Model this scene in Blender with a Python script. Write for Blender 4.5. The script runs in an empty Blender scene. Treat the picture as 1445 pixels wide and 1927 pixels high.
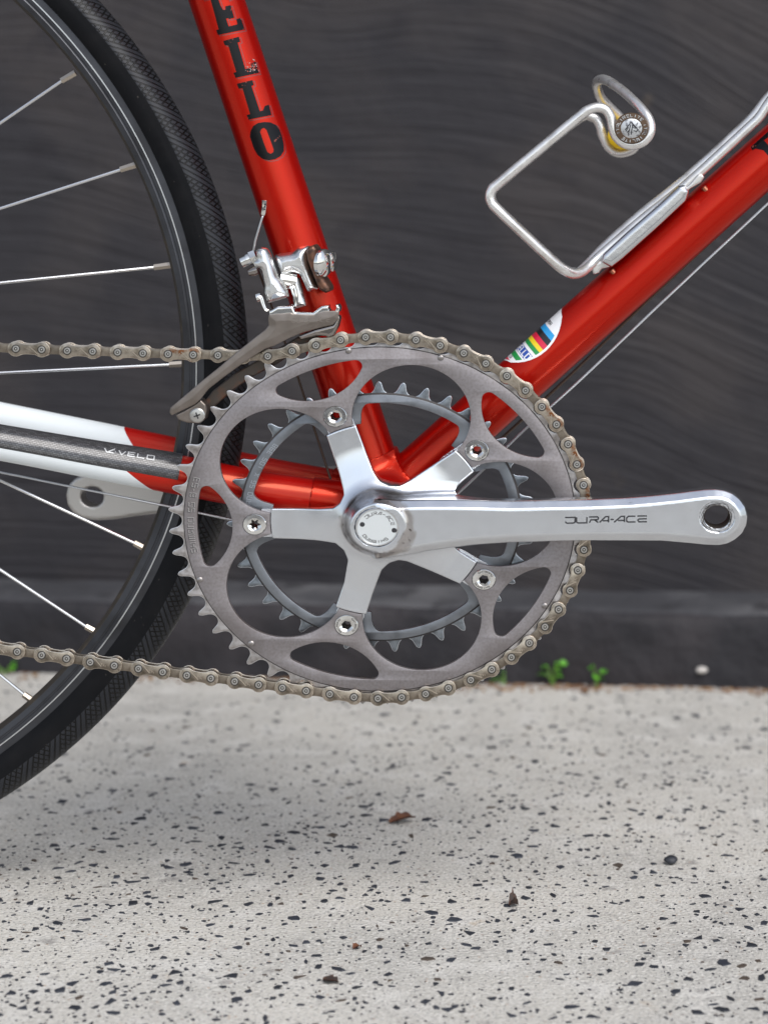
import bpy, bmesh, math, random
import numpy as np
from mathutils import Vector, Matrix
random.seed(7)
rng = np.random.default_rng(11)
R = math.radians
scene = bpy.context.scene
C = scene.collection

# ------------------------------------------------------------------ camera
# All lengths in millimetres, turned into metres when a mesh is made.
F, DIST, VU, VV, CAMZ = 4326.0, 1200.0, 1068.0, 301.0, 395.0
CAMX = (1068 - 714.5) * DIST / F
cam_d = bpy.data.cameras.new('camera')
cam = bpy.data.objects.new('camera', cam_d)
C.objects.link(cam)
cam.location = (CAMX / 1000, -DIST / 1000, CAMZ / 1000)
cam.rotation_euler = (R(90), 0, 0)
cam_d.sensor_fit = 'VERTICAL'
cam_d.sensor_height = 36
cam_d.sensor_width = 27
cam_d.lens = F / 1927 * 36
cam_d.shift_x = -(VU - 722.5) / 1927
cam_d.shift_y = -(963.5 - VV) / 1927
cam_d.clip_start = 0.05
cam_d.clip_end = 2000
cam_d.dof.use_dof = True
cam_d.dof.focus_distance = 1.195
cam_d.dof.aperture_fstop = 7.5
scene.camera = cam

# ------------------------------------------------------------------ light
SUN_EL, SUN_AZ = 48, 152          # azimuth clockwise from +Y: in front of the wall, to the right
w = bpy.data.worlds.new('World')
scene.world = w
w.use_nodes = True
nt = w.node_tree
bg = nt.nodes['Background']
sky = nt.nodes.new('ShaderNodeTexSky')
sky.sky_type = 'NISHITA'
sky.sun_disc = False
sky.sun_elevation = R(SUN_EL)
sky.sun_rotation = R(SUN_AZ)
sky.air_density = 1.0
sky.dust_density = 1.0
sky.ozone_density = 1.0
hs = nt.nodes.new('ShaderNodeHueSaturation')
hs.inputs['Saturation'].default_value = 0.48
nt.links.new(sky.outputs[0], hs.inputs['Color'])
nt.links.new(hs.outputs[0], bg.inputs[0])
bg.inputs[1].default_value = 0.125
sun_d = bpy.data.lights.new('sun', 'SUN')
sun_d.energy = 1.75
sun_d.angle = R(42)
sun_d.color = (1.0, 0.965, 0.92)
sun = bpy.data.objects.new('sun', sun_d)
C.objects.link(sun)
sdir = Vector((math.sin(R(SUN_AZ)) * math.cos(R(SUN_EL)), math.cos(R(SUN_AZ)) * math.cos(R(SUN_EL)), math.sin(R(SUN_EL))))
sun.rotation_euler = sdir.to_track_quat('Z', 'Y').to_euler()
sun.location = sdir * 5
vs = scene.view_settings
vs.view_transform = 'Standard'
vs.look = 'None'
vs.gamma = 1
vs.use_curve_mapping = False
vs.exposure = 0.66
scene.cycles.max_bounces = 8

# ------------------------------------------------------------------ measuring helpers
def W(u, v, y=0.0):
    """photo measurement (u, v) of a point y mm behind the chainring plane -> mm"""
    d = (DIST + y) / F
    return np.array([CAMX + (u - VU) * d, y, CAMZ - (v - VV) * d])
def XZ(pts, y):
    return [tuple(W(u, v, y)[[0, 2]]) for u, v in pts]
RC = W(714.5, 976, 0)
KX, KZ = 1.0, 0.881          # wheels and rings stand slightly flattened, as measured

# ------------------------------------------------------------------ materials
def mat(name, color, rough=0.5, metal=0.0, coat=0.0, coat_rough=0.05, var=None, bump=None, rough_var=None, spec=0.5, aniso=None):
    """var = (second colour, noise scale, low, high); bump = (scale, strength, dist mm)"""
    m = bpy.data.materials.new(name)
    m.use_nodes = True
    t = m.node_tree
    b = t.nodes['Principled BSDF']
    b.inputs['Base Color'].default_value = (*color, 1)
    b.inputs['Roughness'].default_value = rough
    b.inputs['Metallic'].default_value = metal
    b.inputs['Coat Weight'].default_value = coat
    b.inputs['Coat Roughness'].default_value = coat_rough
    b.inputs['Specular IOR Level'].default_value = spec
    tc = t.nodes.new('ShaderNodeTexCoord')
    last = None
    for v in (var if isinstance(var, list) else [var] if var else []):
        c2, sc, lo, hi = v[:4]
        n = t.nodes.new('ShaderNodeTexNoise')
        n.inputs['Scale'].default_value = sc
        n.inputs['Detail'].default_value = v[4] if len(v) > 4 else 5
        t.links.new(tc.outputs['Object'], n.inputs['Vector'])
        mr = t.nodes.new('ShaderNodeMapRange')
        mr.inputs[1].default_value = lo
        mr.inputs[2].default_value = hi
        t.links.new(n.outputs[0], mr.inputs[0])
        mx = t.nodes.new('ShaderNodeMix')
        mx.data_type = 'RGBA'
        if last is None:
            mx.inputs[6].default_value = (*color, 1)
        else:
            t.links.new(last, mx.inputs[6])
        mx.inputs[7].default_value = (*c2, 1)
        t.links.new(mr.outputs[0], mx.inputs[0])
        last = mx.outputs[2]
    if last is not None:
        t.links.new(last, b.inputs['Base Color'])
    if bump:
        n = t.nodes.new('ShaderNodeTexNoise')
        n.inputs['Scale'].default_value = bump[0]
        n.inputs['Detail'].default_value = 6
        t.links.new(tc.outputs['Object'], n.inputs['Vector'])
        bp = t.nodes.new('ShaderNodeBump')
        bp.inputs['Strength'].default_value = bump[1]
        bp.inputs['Distance'].default_value = bump[2] / 1000
        t.links.new(n.outputs[0], bp.inputs['Height'])
        t.links.new(bp.outputs[0], b.inputs['Normal'])
    if rough_var:
        n = t.nodes.new('ShaderNodeTexNoise')
        n.inputs['Scale'].default_value = rough_var[0]
        n.inputs['Detail'].default_value = 6
        t.links.new(tc.outputs['Object'], n.inputs['Vector'])
        mr = t.nodes.new('ShaderNodeMapRange')
        mr.inputs[1].default_value = 0.3
        mr.inputs[2].default_value = 0.7
        mr.inputs[3].default_value = rough_var[1]
        mr.inputs[4].default_value = rough_var[2]
        t.links.new(n.outputs[0], mr.inputs[0])
        t.links.new(mr.outputs[0], b.inputs['Roughness'])
    return m

def node(m, kind, **kw):
    n = m.node_tree.nodes.new(kind)
    for k, v in kw.items():
        setattr(n, k, v)
    return n
def link(m, a, b):
    m.node_tree.links.new(a, b)
def bsdf(m):
    return m.node_tree.nodes['Principled BSDF']

M = {}
M['red'] = mat('red_paint', (0.39, 0.0012, 0.0006), 0.32, 0.48, coat=0.12, spec=0.1, coat_rough=0.04, rough_var=(60, 0.30, 0.38))
def flake(m, fac):
    t = m.node_tree
    b = t.nodes['Principled BSDF']
    out = [n for n in t.nodes if n.type == 'OUTPUT_MATERIAL'][0]
    g = t.nodes.new('ShaderNodeBsdfAnisotropic')
    g.inputs['Color'].default_value = (0.95, 0.22, 0.09, 1)
    g.inputs['Roughness'].default_value = 0.24
    mx = t.nodes.new('ShaderNodeMixShader')
    if hasattr(fac, 'links'):
        t.links.new(fac, mx.inputs[0])
    else:
        mx.inputs[0].default_value = fac
    t.links.new(b.outputs[0], mx.inputs[1])
    t.links.new(g.outputs[0], mx.inputs[2])
    t.links.new(mx.outputs[0], out.inputs['Surface'])
flake(M['red'], 0.085)
M['black_print'] = mat('black_print', (0.003, 0.003, 0.004), 0.22, coat=0.0, spec=0.22, var=((0.20, 0.05, 0.035), 330, 0.685, 0.72, 4))
M['outline_print'] = mat('outline_print', (0.10, 0.012, 0.010), 0.3, coat=1.0)
M['alu'] = mat('polished_aluminium', (0.70, 0.725, 0.765), 0.24, 1.0, var=[((0.665, 0.685, 0.72), 55, 0.45, 0.7), ((0.50, 0.49, 0.48), 210, 0.70, 0.78, 6)], bump=(900, 0.05, 0.05), rough_var=(120, 0.21, 0.27))
def hub_grime(m):
    tc = node(m, 'ShaderNodeTexCoord')
    nz = node(m, 'ShaderNodeTexNoise')
    nz.inputs['Scale'].default_value = 140
    nz.inputs['Detail'].default_value = 7
    link(m, tc.outputs['Object'], nz.inputs['Vector'])
    vm = node(m, 'ShaderNodeVectorMath', operation='SUBTRACT')
    link(m, tc.outputs['Object'], vm.inputs[0])
    GR['vec'] = vm
    ml = node(m, 'ShaderNodeVectorMath', operation='MULTIPLY')
    link(m, vm.outputs[0], ml.inputs[0])
    ml.inputs[1].default_value = (1, 0, 1.13)
    ln = node(m, 'ShaderNodeVectorMath', operation='LENGTH')
    link(m, ml.outputs[0], ln.inputs[0])
    ad = node(m, 'ShaderNodeMath', operation='MULTIPLY_ADD')
    link(m, nz.outputs[0], ad.inputs[0])
    ad.inputs[1].default_value = 0.008
    link(m, ln.outputs['Value'], ad.inputs[2])
    a = node(m, 'ShaderNodeMapRange')
    a.inputs[1].default_value, a.inputs[2].default_value = 0.0178, 0.0190
    link(m, ad.outputs[0], a.inputs[0])
    b = node(m, 'ShaderNodeMapRange')
    b.inputs[1].default_value, b.inputs[2].default_value = 0.0245, 0.0225
    link(m, ad.outputs[0], b.inputs[0])
    mu = node(m, 'ShaderNodeMath', operation='MULTIPLY')
    link(m, a.outputs[0], mu.inputs[0])
    link(m, b.outputs[0], mu.inputs[1])
    n2 = node(m, 'ShaderNodeTexNoise')
    n2.inputs['Scale'].default_value = 420
    n2.inputs['Detail'].default_value = 5
    link(m, tc.outputs['Object'], n2.inputs['Vector'])
    r2 = node(m, 'ShaderNodeMapRange')
    r2.inputs[1].default_value, r2.inputs[2].default_value = 0.60, 0.68
    link(m, n2.outputs[0], r2.inputs[0])
    old = bsdf(m).inputs['Base Color'].links[0].from_socket
    m1 = node(m, 'ShaderNodeMix', data_type='RGBA')
    link(m, old, m1.inputs[6])
    m1.inputs[7].default_value = (0.40, 0.365, 0.345, 1)
    m1m = node(m, 'ShaderNodeMath', operation='MULTIPLY')
    link(m, mu.outputs[0], m1m.inputs[0])
    m1m.inputs[1].default_value = 0.75
    link(m, m1m.outputs[0], m1.inputs[0])
    m2 = node(m, 'ShaderNodeMix', data_type='RGBA')
    link(m, m1.outputs[2], m2.inputs[6])
    m2.inputs[7].default_value = (0.09, 0.075, 0.065, 1)
    m2m = node(m, 'ShaderNodeMath', operation='MULTIPLY')
    link(m, r2.outputs[0], m2m.inputs[0])
    link(m, mu.outputs[0], m2m.inputs[1])
    link(m, m2m.outputs[0], m2.inputs[0])
    link(m, m2.outputs[2], bsdf(m).inputs['Base Color'])
GR = {}
hub_grime(M['alu'])
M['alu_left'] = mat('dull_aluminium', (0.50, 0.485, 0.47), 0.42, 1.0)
M['cap'] = mat('cap_silver', (0.66, 0.69, 0.70), 0.42, 0.6)
M['cap_rim'] = mat('cap_rim', (0.80, 0.80, 0.80), 0.16, 1.0)
M['ring'] = mat('grey_anodised', (0.285, 0.266, 0.272), 0.50, 0.85, var=[((0.23, 0.208, 0.21), 700, 0.4, 0.7), ((0.16, 0.14, 0.135), 26, 0.52, 0.74, 8)], bump=(2500, 0.12, 0.05))
M['tooth'] = mat('worn_teeth', (0.40, 0.375, 0.365), 0.40, 0.9, var=((0.24, 0.22, 0.21), 260, 0.45, 0.65), bump=(900, 0.15, 0.08))
M['tooth_edge'] = mat('worn_tooth_edge', (0.62, 0.62, 0.63), 0.30, 1.0)
M['ring_edge'] = mat('groove_dark', (0.05, 0.045, 0.045), 0.6, 0.3)
M['inner'] = mat('blue_grey_anodised', (0.195, 0.208, 0.228), 0.40, 0.8, var=((0.14, 0.148, 0.162), 150, 0.45, 0.7), bump=(1200, 0.1, 0.05))
M['inner_edge'] = mat('worn_blue_edge', (0.50, 0.53, 0.57), 0.30, 1.0)
M['inner_tooth'] = mat('worn_blue_grey', (0.22, 0.245, 0.27), 0.36, 0.85, var=((0.12, 0.13, 0.145), 240, 0.4, 0.65))
M['chain'] = mat('nickel_chain', (0.42, 0.372, 0.312), 0.28, 0.97, var=[((0.24, 0.20, 0.16), 300, 0.4, 0.7), ((0.14, 0.06, 0.025), 70, 0.66, 0.80), ((0.13, 0.11, 0.085), 130, 0.54, 0.74)], bump=(1500, 0.12, 0.05))
M['chain_inner'] = mat('nickel_chain_inner', (0.29, 0.25, 0.205), 0.30, 0.95, var=[((0.17, 0.14, 0.11), 300, 0.4, 0.7), ((0.12, 0.05, 0.022), 90, 0.64, 0.78)], bump=(1500, 0.12, 0.05))
M['chain_bright'] = mat('nickel_edge', (0.56, 0.49, 0.41), 0.25, 1.0)
M['rust_chain'] = mat('rusty_chain', (0.38, 0.33, 0.27), 0.40, 0.8, var=[((0.23, 0.19, 0.145), 300, 0.4, 0.7), ((0.17, 0.06, 0.018), 210, 0.52, 0.66)], bump=(1200, 0.2, 0.08))
M['pin'] = mat('steel_pin', (0.50, 0.49, 0.47), 0.30, 1.0)
M['pin_dark'] = mat('pin_groove', (0.05, 0.045, 0.04), 0.5, 0.5)
M['steel'] = mat('dull_steel', (0.225, 0.195, 0.175), 0.36, 0.9, var=((0.17, 0.145, 0.125), 120, 0.4, 0.7), bump=(1500, 0.12, 0.05))
M['steel_bright'] = mat('polished_steel', (0.30, 0.27, 0.25), 0.16, 1.0)
M['steel_dark'] = mat('dark_oiled_steel', (0.085, 0.07, 0.06), 0.42, 0.7, var=((0.16, 0.07, 0.04), 150, 0.5, 0.7))
M['chrome'] = mat('bright_chrome', (0.80, 0.80, 0.78), 0.11, 1.0, var=((0.62, 0.61, 0.59), 90, 0.5, 0.75))
M['satin'] = mat('satin_alloy', (0.74, 0.745, 0.75), 0.27, 1.0, var=((0.60, 0.59, 0.57), 120, 0.5, 0.75))
M['bronze'] = mat('bronze_mount', (0.17, 0.085, 0.055), 0.40, 0.75, var=((0.075, 0.045, 0.035), 350, 0.42, 0.62), bump=(900, 0.3, 0.1))
M['rubber'] = mat('tyre_rubber', (0.0045, 0.0048, 0.006), 0.6, 0.0, spec=0.12, var=[((0.007, 0.007, 0.008), 90, 0.4, 0.7), ((0.05, 0.045, 0.04), 420, 0.70, 0.76)], bump=(700, 0.15, 0.15))
M['rim'] = mat('dark_rim', (0.060, 0.062, 0.070), 0.38, 0.8, var=((0.04, 0.04, 0.044), 60, 0.4, 0.7), bump=(500, 0.08, 0.05))
M['rim_dirty'] = mat('dirty_rim', (0.045, 0.038, 0.032), 0.6, 0.4, var=((0.085, 0.065, 0.045), 110, 0.5, 0.75))
M['rim_line'] = mat('worn_rim_line', (0.60, 0.61, 0.63), 0.28, 1.0)
M['spoke'] = mat('steel_spoke', (0.66, 0.66, 0.67), 0.22, 1.0)
M['nipple'] = mat('nickel_nipple', (0.46, 0.41, 0.35), 0.35, 1.0)
M['cable'] = mat('steel_cable', (0.52, 0.53, 0.55), 0.35, 1.0)
M['cable_dark'] = mat('dark_cable', (0.085, 0.06, 0.045), 0.4, 0.6)
M['rod'] = mat('worn_alloy_rod', (0.74, 0.73, 0.72), 0.20, 0.82, var=((0.54, 0.51, 0.48), 90, 0.5, 0.78), bump=(350, 0.12, 0.1), rough_var=(150, 0.20, 0.42))
M['yellow'] = mat('yellow_plastic', (0.80, 0.52, 0.006), 0.4)
M['brown'] = mat('brown_cap', (0.085, 0.052, 0.030), 0.45, 0.4, bump=(800, 0.3, 0.1))
M['emblem'] = mat('worn_emblem', (0.50, 0.51, 0.52), 0.35, 0.7, var=((0.14, 0.14, 0.15), 600, 0.5, 0.62))
M['dark'] = mat('dark_ink', (0.028, 0.028, 0.032), 0.45, 0.2)
M['ink_grey'] = mat('engraved_grey', (0.10, 0.095, 0.095), 0.5, 0.5)
M['engr_lit_edge'] = mat('engraved_lit_edge', (0.58, 0.56, 0.55), 0.35, 0.9)
M['pale_engr'] = mat('engraved_pale_blue', (0.34, 0.37, 0.41), 0.4, 0.7)
for nm, col in dict(white=(0.82, 0.83, 0.84), cyan=(0.02, 0.32, 0.68), black=(0.01, 0.01, 0.01), pink=(0.66, 0.012, 0.05), yel=(0.82, 0.62, 0.01), green=(0.01, 0.28, 0.055), blue=(0.015, 0.07, 0.36)).items():
    M['st_' + nm] = mat('sticker_' + nm, col, 0.3, coat=1.0)
M['silver_print'] = mat('silver_print', (0.42, 0.43, 0.44), 0.35, 0.3)
M['leaf'] = mat('weed_leaf', (0.075, 0.27, 0.018), 0.45, var=((0.12, 0.36, 0.03), 300, 0.4, 0.7))
M['stem'] = mat('weed_stem', (0.10, 0.20, 0.03), 0.5)
M['dry'] = mat('dry_leaf', (0.15, 0.055, 0.022), 0.7, var=((0.075, 0.03, 0.018), 200, 0.4, 0.65), bump=(500, 0.4, 0.4))
M['drydark'] = mat('dark_dry_leaf', (0.035, 0.024, 0.02), 0.7, var=((0.075, 0.032, 0.018), 200, 0.45, 0.65))
M['chip'] = mat('dark_aggregate', (0.026, 0.030, 0.041), 0.55, var=((0.050, 0.054, 0.066), 160, 0.42, 0.7), bump=(900, 0.3, 0.2))
M['chip2'] = mat('brown_aggregate', (0.065, 0.050, 0.042), 0.6, var=((0.10, 0.075, 0.055), 160, 0.42, 0.7), bump=(900, 0.3, 0.2))
M['pale'] = mat('pale_stone', (0.50, 0.47, 0.44), 0.7)

def per_object(m, amt):
    """every link a little lighter or darker than the next"""
    oi = m.node_tree.nodes.new('ShaderNodeObjectInfo')
    mr = m.node_tree.nodes.new('ShaderNodeMapRange')
    mr.inputs[3].default_value, mr.inputs[4].default_value = 1 - amt, 1 + amt * 0.6
    m.node_tree.links.new(oi.outputs['Random'], mr.inputs[0])
    b = m.node_tree.nodes['Principled BSDF']
    old = b.inputs['Base Color'].links[0].from_socket
    mu = m.node_tree.nodes.new('ShaderNodeVectorMath')
    mu.operation = 'SCALE'
    m.node_tree.links.new(old, mu.inputs[0])
    m.node_tree.links.new(mr.outputs[0], mu.inputs['Scale'])
    m.node_tree.links.new(mu.outputs[0], b.inputs['Base Color'])
for k_ in ('chain', 'chain_inner', 'rust_chain'):
    per_object(M[k_], 0.26)
per_object(M['chip'], 0.4)
# white / red chainstay paint with a slanted border, and carbon weave
def stay_paint(name, a, b):
    m = mat(name, (0.42, 0.004, 0.002), 0.40, 0.0, coat=0.15, spec=0.15, coat_rough=0.04)
    tc = node(m, 'ShaderNodeTexCoord')
    sp = node(m, 'ShaderNodeSeparateXYZ')
    link(m, tc.outputs['Object'], sp.inputs[0])
    k = (b[0] - a[0]) / (b[2] - a[2])
    mu = node(m, 'ShaderNodeMath', operation='MULTIPLY_ADD')
    link(m, sp.outputs['Z'], mu.inputs[0])
    mu.inputs[1].default_value = -k
    mu.inputs[2].default_value = -(a[0] - k * a[2]) / 1000
    ad = node(m, 'ShaderNodeMath', operation='ADD')
    link(m, sp.outputs['X'], ad.inputs[0])
    link(m, mu.outputs[0], ad.inputs[1])
    st = node(m, 'ShaderNodeMapRange')
    st.inputs[1].default_value = -0.0002
    st.inputs[2].default_value = 0.0002
    link(m, ad.outputs[0], st.inputs[0])
    mx = node(m, 'ShaderNodeMix', data_type='RGBA')
    mx.inputs[6].default_value = (0.72, 0.76, 0.78, 1)
    mx.inputs[7].default_value = (0.37, 0.0015, 0.0008, 1)
    link(m, st.outputs[0], mx.inputs[0])
    link(m, mx.outputs[2], bsdf(m).inputs['Base Color'])
    mm = node(m, 'ShaderNodeMath', operation='MULTIPLY')
    link(m, st.outputs[0], mm.inputs[0])
    mm.inputs[1].default_value = 0.10
    flake(m, mm.outputs[0])
    return m
def carbon():
    m = mat('carbon_weave', (0.03, 0.03, 0.033), 0.30, 0.3, coat=0.6, coat_rough=0.12)
    uv = node(m, 'ShaderNodeUVMap')
    br = node(m, 'ShaderNodeTexBrick')
    br.offset = 0.5
    br.inputs['Color1'].default_value = (0.045, 0.045, 0.049, 1)
    br.inputs['Color2'].default_value = (0.10, 0.10, 0.107, 1)
    br.inputs['Mortar'].default_value = (0.010, 0.010, 0.011, 1)
    br.inputs['Scale'].default_value = 1.0
    br.inputs['Mortar Size'].default_value = 0.16
    br.inputs['Mortar Smooth'].default_value = 0.6
    br.inputs['Brick Width'].default_value = 1.9
    br.inputs['Row Height'].default_value = 0.95
    link(m, uv.outputs[0], br.inputs['Vector'])
    link(m, br.outputs['Color'], bsdf(m).inputs['Base Color'])
    bp = node(m, 'ShaderNodeBump')
    bp.inputs['Strength'].default_value = 0.5
    bp.inputs['Distance'].default_value = 0.0002
    link(m, br.outputs['Fac'], bp.inputs['Height'])
    bp.invert = True
    link(m, bp.outputs[0], bsdf(m).inputs['Normal'])
    return m
def tread():
    """rubber with crossing curved grooves; uv.x = mm round the tyre, uv.y = mm across from the crown"""
    m = mat('tyre_tread', (0.019, 0.020, 0.023), 0.42, spec=0.3)
    uv = node(m, 'ShaderNodeUVMap')
    sp = node(m, 'ShaderNodeSeparateXYZ')
    link(m, uv.outputs[0], sp.inputs[0])
    ab = node(m, 'ShaderNodeMath', operation='ABSOLUTE')
    link(m, sp.outputs['Y'], ab.inputs[0])
    sq = node(m, 'ShaderNodeMath', operation='POWER')
    link(m, ab.outputs[0], sq.inputs[0])
    sq.inputs[1].default_value = 1.35
    outs = []
    for k, period, gate in ((-0.33, 4.2, None), (0.14, 3.6, True)):
        a = node(m, 'ShaderNodeMath', operation='MULTIPLY_ADD')
        link(m, sq.outputs[0], a.inputs[0])
        a.inputs[1].default_value = k
        link(m, sp.outputs['X'], a.inputs[2])
        d = node(m, 'ShaderNodeMath', operation='DIVIDE')
        link(m, a.outputs[0], d.inputs[0])
        d.inputs[1].default_value = period
        f = node(m, 'ShaderNodeMath', operation='FRACT')
        link(m, d.outputs[0], f.inputs[0])
        s = node(m, 'ShaderNodeMath', operation='SUBTRACT')
        link(m, f.outputs[0], s.inputs[0])
        s.inputs[1].default_value = 0.5
        b = node(m, 'ShaderNodeMath', operation='ABSOLUTE')
        link(m, s.outputs[0], b.inputs[0])
        r = node(m, 'ShaderNodeMapRange')
        r.inputs[1].default_value = 0.345
        r.inputs[2].default_value = 0.40
        link(m, b.outputs[0], r.inputs[0])
        o = r.outputs[0]
        if gate:      # the second set of grooves comes in blocks
            d2 = node(m, 'ShaderNodeMath', operation='DIVIDE')
            a2 = node(m, 'ShaderNodeMath', operation='MULTIPLY_ADD')
            link(m, sq.outputs[0], a2.inputs[0])
            a2.inputs[1].default_value = -0.33
            link(m, sp.outputs['X'], a2.inputs[2])
            link(m, a2.outputs[0], d2.inputs[0])
            d2.inputs[1].default_value = 21.0
            f2 = node(m, 'ShaderNodeMath', operation='FRACT')
            link(m, d2.outputs[0], f2.inputs[0])
            g = node(m, 'ShaderNodeMath', operation='LESS_THAN')
            link(m, f2.outputs[0], g.inputs[0])
            g.inputs[1].default_value = 0.6
            g2 = node(m, 'ShaderNodeMath', operation='MULTIPLY')
            link(m, g.outputs[0], g2.inputs[0])
            link(m, o, g2.inputs[1])
            o = g2.outputs[0]
        outs.append(o)
    mx = node(m, 'ShaderNodeMath', operation='MAXIMUM')
    link(m, outs[0], mx.inputs[0])
    link(m, outs[1], mx.inputs[1])
    bp = node(m, 'ShaderNodeBump')
    bp.invert = True
    bp.inputs['Strength'].default_value = 1.0
    bp.inputs['Distance'].default_value = 0.0008
    link(m, mx.outputs[0], bp.inputs['Height'])
    link(m, bp.outputs[0], bsdf(m).inputs['Normal'])
    mc = node(m, 'ShaderNodeMix', data_type='RGBA')
    mc.inputs[6].default_value = (0.017, 0.0185, 0.023, 1)
    mc.inputs[7].default_value = (0.0008, 0.0008, 0.001, 1)
    link(m, mx.outputs[0], mc.inputs[0])
    link(m, mc.outputs[2], bsdf(m).inputs['Base Color'])
    return m
M['carbon'] = carbon()
M['tread'] = tread()

# ------------------------------------------------------------------ object helpers
def mesh_obj(name, verts, faces, mats, parent=None, midx=None, smooth=True, sharp=35, normals=None, uvs=None, origin=None):
    """verts in mm"""
    v = np.asarray(verts, float) * 0.001
    if origin is None and len(v):
        origin = (v.min(0) + v.max(0)) / 2
    else:
        origin = np.asarray(origin, float) * 0.001
    KEEP = name in KEEP_ORIGIN
    if KEEP:
        origin = np.zeros(3)
    me = bpy.data.meshes.new(name)
    me.from_pydata((v - origin).tolist(), [], [tuple(int(i) for i in f) for f in faces])
    for m in (mats if isinstance(mats, (list, tuple)) else [mats]):
        me.materials.append(M[m] if isinstance(m, str) else m)
    if midx is not None:
        me.polygons.foreach_set('material_index', np.asarray(midx, np.int32))
    if smooth:
        me.polygons.foreach_set('use_smooth', np.ones(len(me.polygons), bool))
        if normals is not None:
            me.normals_split_custom_set_from_vertices([tuple(n) for n in normals])
        elif sharp:
            me.set_sharp_from_angle(angle=R(sharp))
    if uvs is not None:
        ul = me.uv_layers.new(name='UVMap')
        li = np.empty(len(me.loops), np.int32)
        me.loops.foreach_get('vertex_index', li)
        ul.data.foreach_set('uv', np.asarray(uvs, np.float32)[li].ravel())
    me.update()
    o = bpy.data.objects.new(name, me)
    C.objects.link(o)
    o.location = origin
    if parent is not None:
        put(o, parent)
    return o
KEEP_ORIGIN = {'chain_stay', 'wall', 'pavement'}
def wloc(o):
    p = Vector((0, 0, 0))
    while o is not None:
        p = p + o.location
        o = o.parent
    return p
def put(o, parent):
    """parent o, whose location is a world one, to a part or thing that is only moved, never turned"""
    o.location = o.location - wloc(parent)
    o.parent = parent
def empty(name, loc, label=None, cat=None, parent=None):
    o = bpy.data.objects.new(name, None)
    o.empty_display_size = 0.05
    C.objects.link(o)
    o.location = Vector(loc) * 0.001
    if parent is not None:
        put(o, parent)
    if label:
        o['label'] = label
        o['category'] = cat
    return o

class MB:
    """collects pieces into one mesh"""
    def __init__(s):
        s.v, s.f, s.m = [], [], []
    def add(s, v, f, m=0):
        b = len(s.v)
        s.v += [tuple(p) for p in v]
        s.f += [tuple(i + b for i in q) for q in f]
        s.m += ([m] * len(f) if np.isscalar(m) else list(m))
        return s
    def build(s, name, mats, parent=None, **kw):
        return mesh_obj(name, s.v, s.f, mats, parent, midx=s.m, **kw)

def tube(path, r, n=10, caps=True, closed=False):
    """round tube along path; r number or per-point list"""
    P = np.asarray(path, float)
    N = len(P)
    rr = np.full(N, r) if np.isscalar(r) else np.asarray(r, float)
    T = np.zeros_like(P)
    T[1:-1] = P[2:] - P[:-2]
    T[0], T[-1] = P[1] - P[0], P[-1] - P[-2]
    if closed:
        T[0] = T[-1] = P[1] - P[-2]
    T /= np.linalg.norm(T, axis=1)[:, None]
    a = np.array([0, -1.0, 0]) if abs(T[0][1]) < 0.9 else np.array([1.0, 0, 0])
    V, Fc = [], []
    nrm = a - T[0] * a.dot(T[0])
    nrm /= np.linalg.norm(nrm)
    for i in range(N):
        nrm = nrm - T[i] * nrm.dot(T[i])
        nrm /= np.linalg.norm(nrm)
        b = np.cross(T[i], nrm)
        for j in range(n):
            q = 2 * math.pi * j / n
            V.append(P[i] + rr[i] * (math.cos(q) * nrm + math.sin(q) * b))
    for i in range(N - 1):
        for j in range(n):
            k = (j + 1) % n
            Fc.append((i * n + j, i * n + k, (i + 1) * n + k, (i + 1) * n + j))
    if caps:
        Fc.append(tuple(range(n))[::-1])
        Fc.append(tuple((N - 1) * n + j for j in range(n)))
    return V, Fc
def spline(pts, per=8):
    """Catmull-Rom through pts"""
    P = np.asarray(pts, float)
    Q = np.vstack([2 * P[0] - P[1], P, 2 * P[-1] - P[-2]])
    out = []
    for i in range(1, len(Q) - 2):
        for k in range(per):
            t = k / per
            a, b, c, d = Q[i - 1], Q[i], Q[i + 1], Q[i + 2]
            out.append(0.5 * (2 * b + (c - a) * t + (2 * a - 5 * b + 4 * c - d) * t * t + (3 * b - a - 3 * c + d) * t ** 3))
    out.append(P[-1])
    return np.array(out)
def lathe(prof, n=32, k=1.0, c=(0, 0, 0)):
    """profile [(r, y)] turned round the Y axis through c; z squashed by k"""
    V, Fc = [], []
    for r, y in prof:
        for j in range(n):
            q = 2 * math.pi * j / n
            V.append((c[0] + r * math.cos(q), c[1] + y, c[2] + r * math.sin(q) * k))
    for i in range(len(prof) - 1):
        for j in range(n):
            l = (j + 1) % n
            Fc.append((i * n + j, i * n + l, (i + 1) * n + l, (i + 1) * n + j))
    return V, Fc
def cyl(a, b, r, n=16, r2=None):
    return tube([a, b], [r, r if r2 is None else r2], n)

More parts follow.
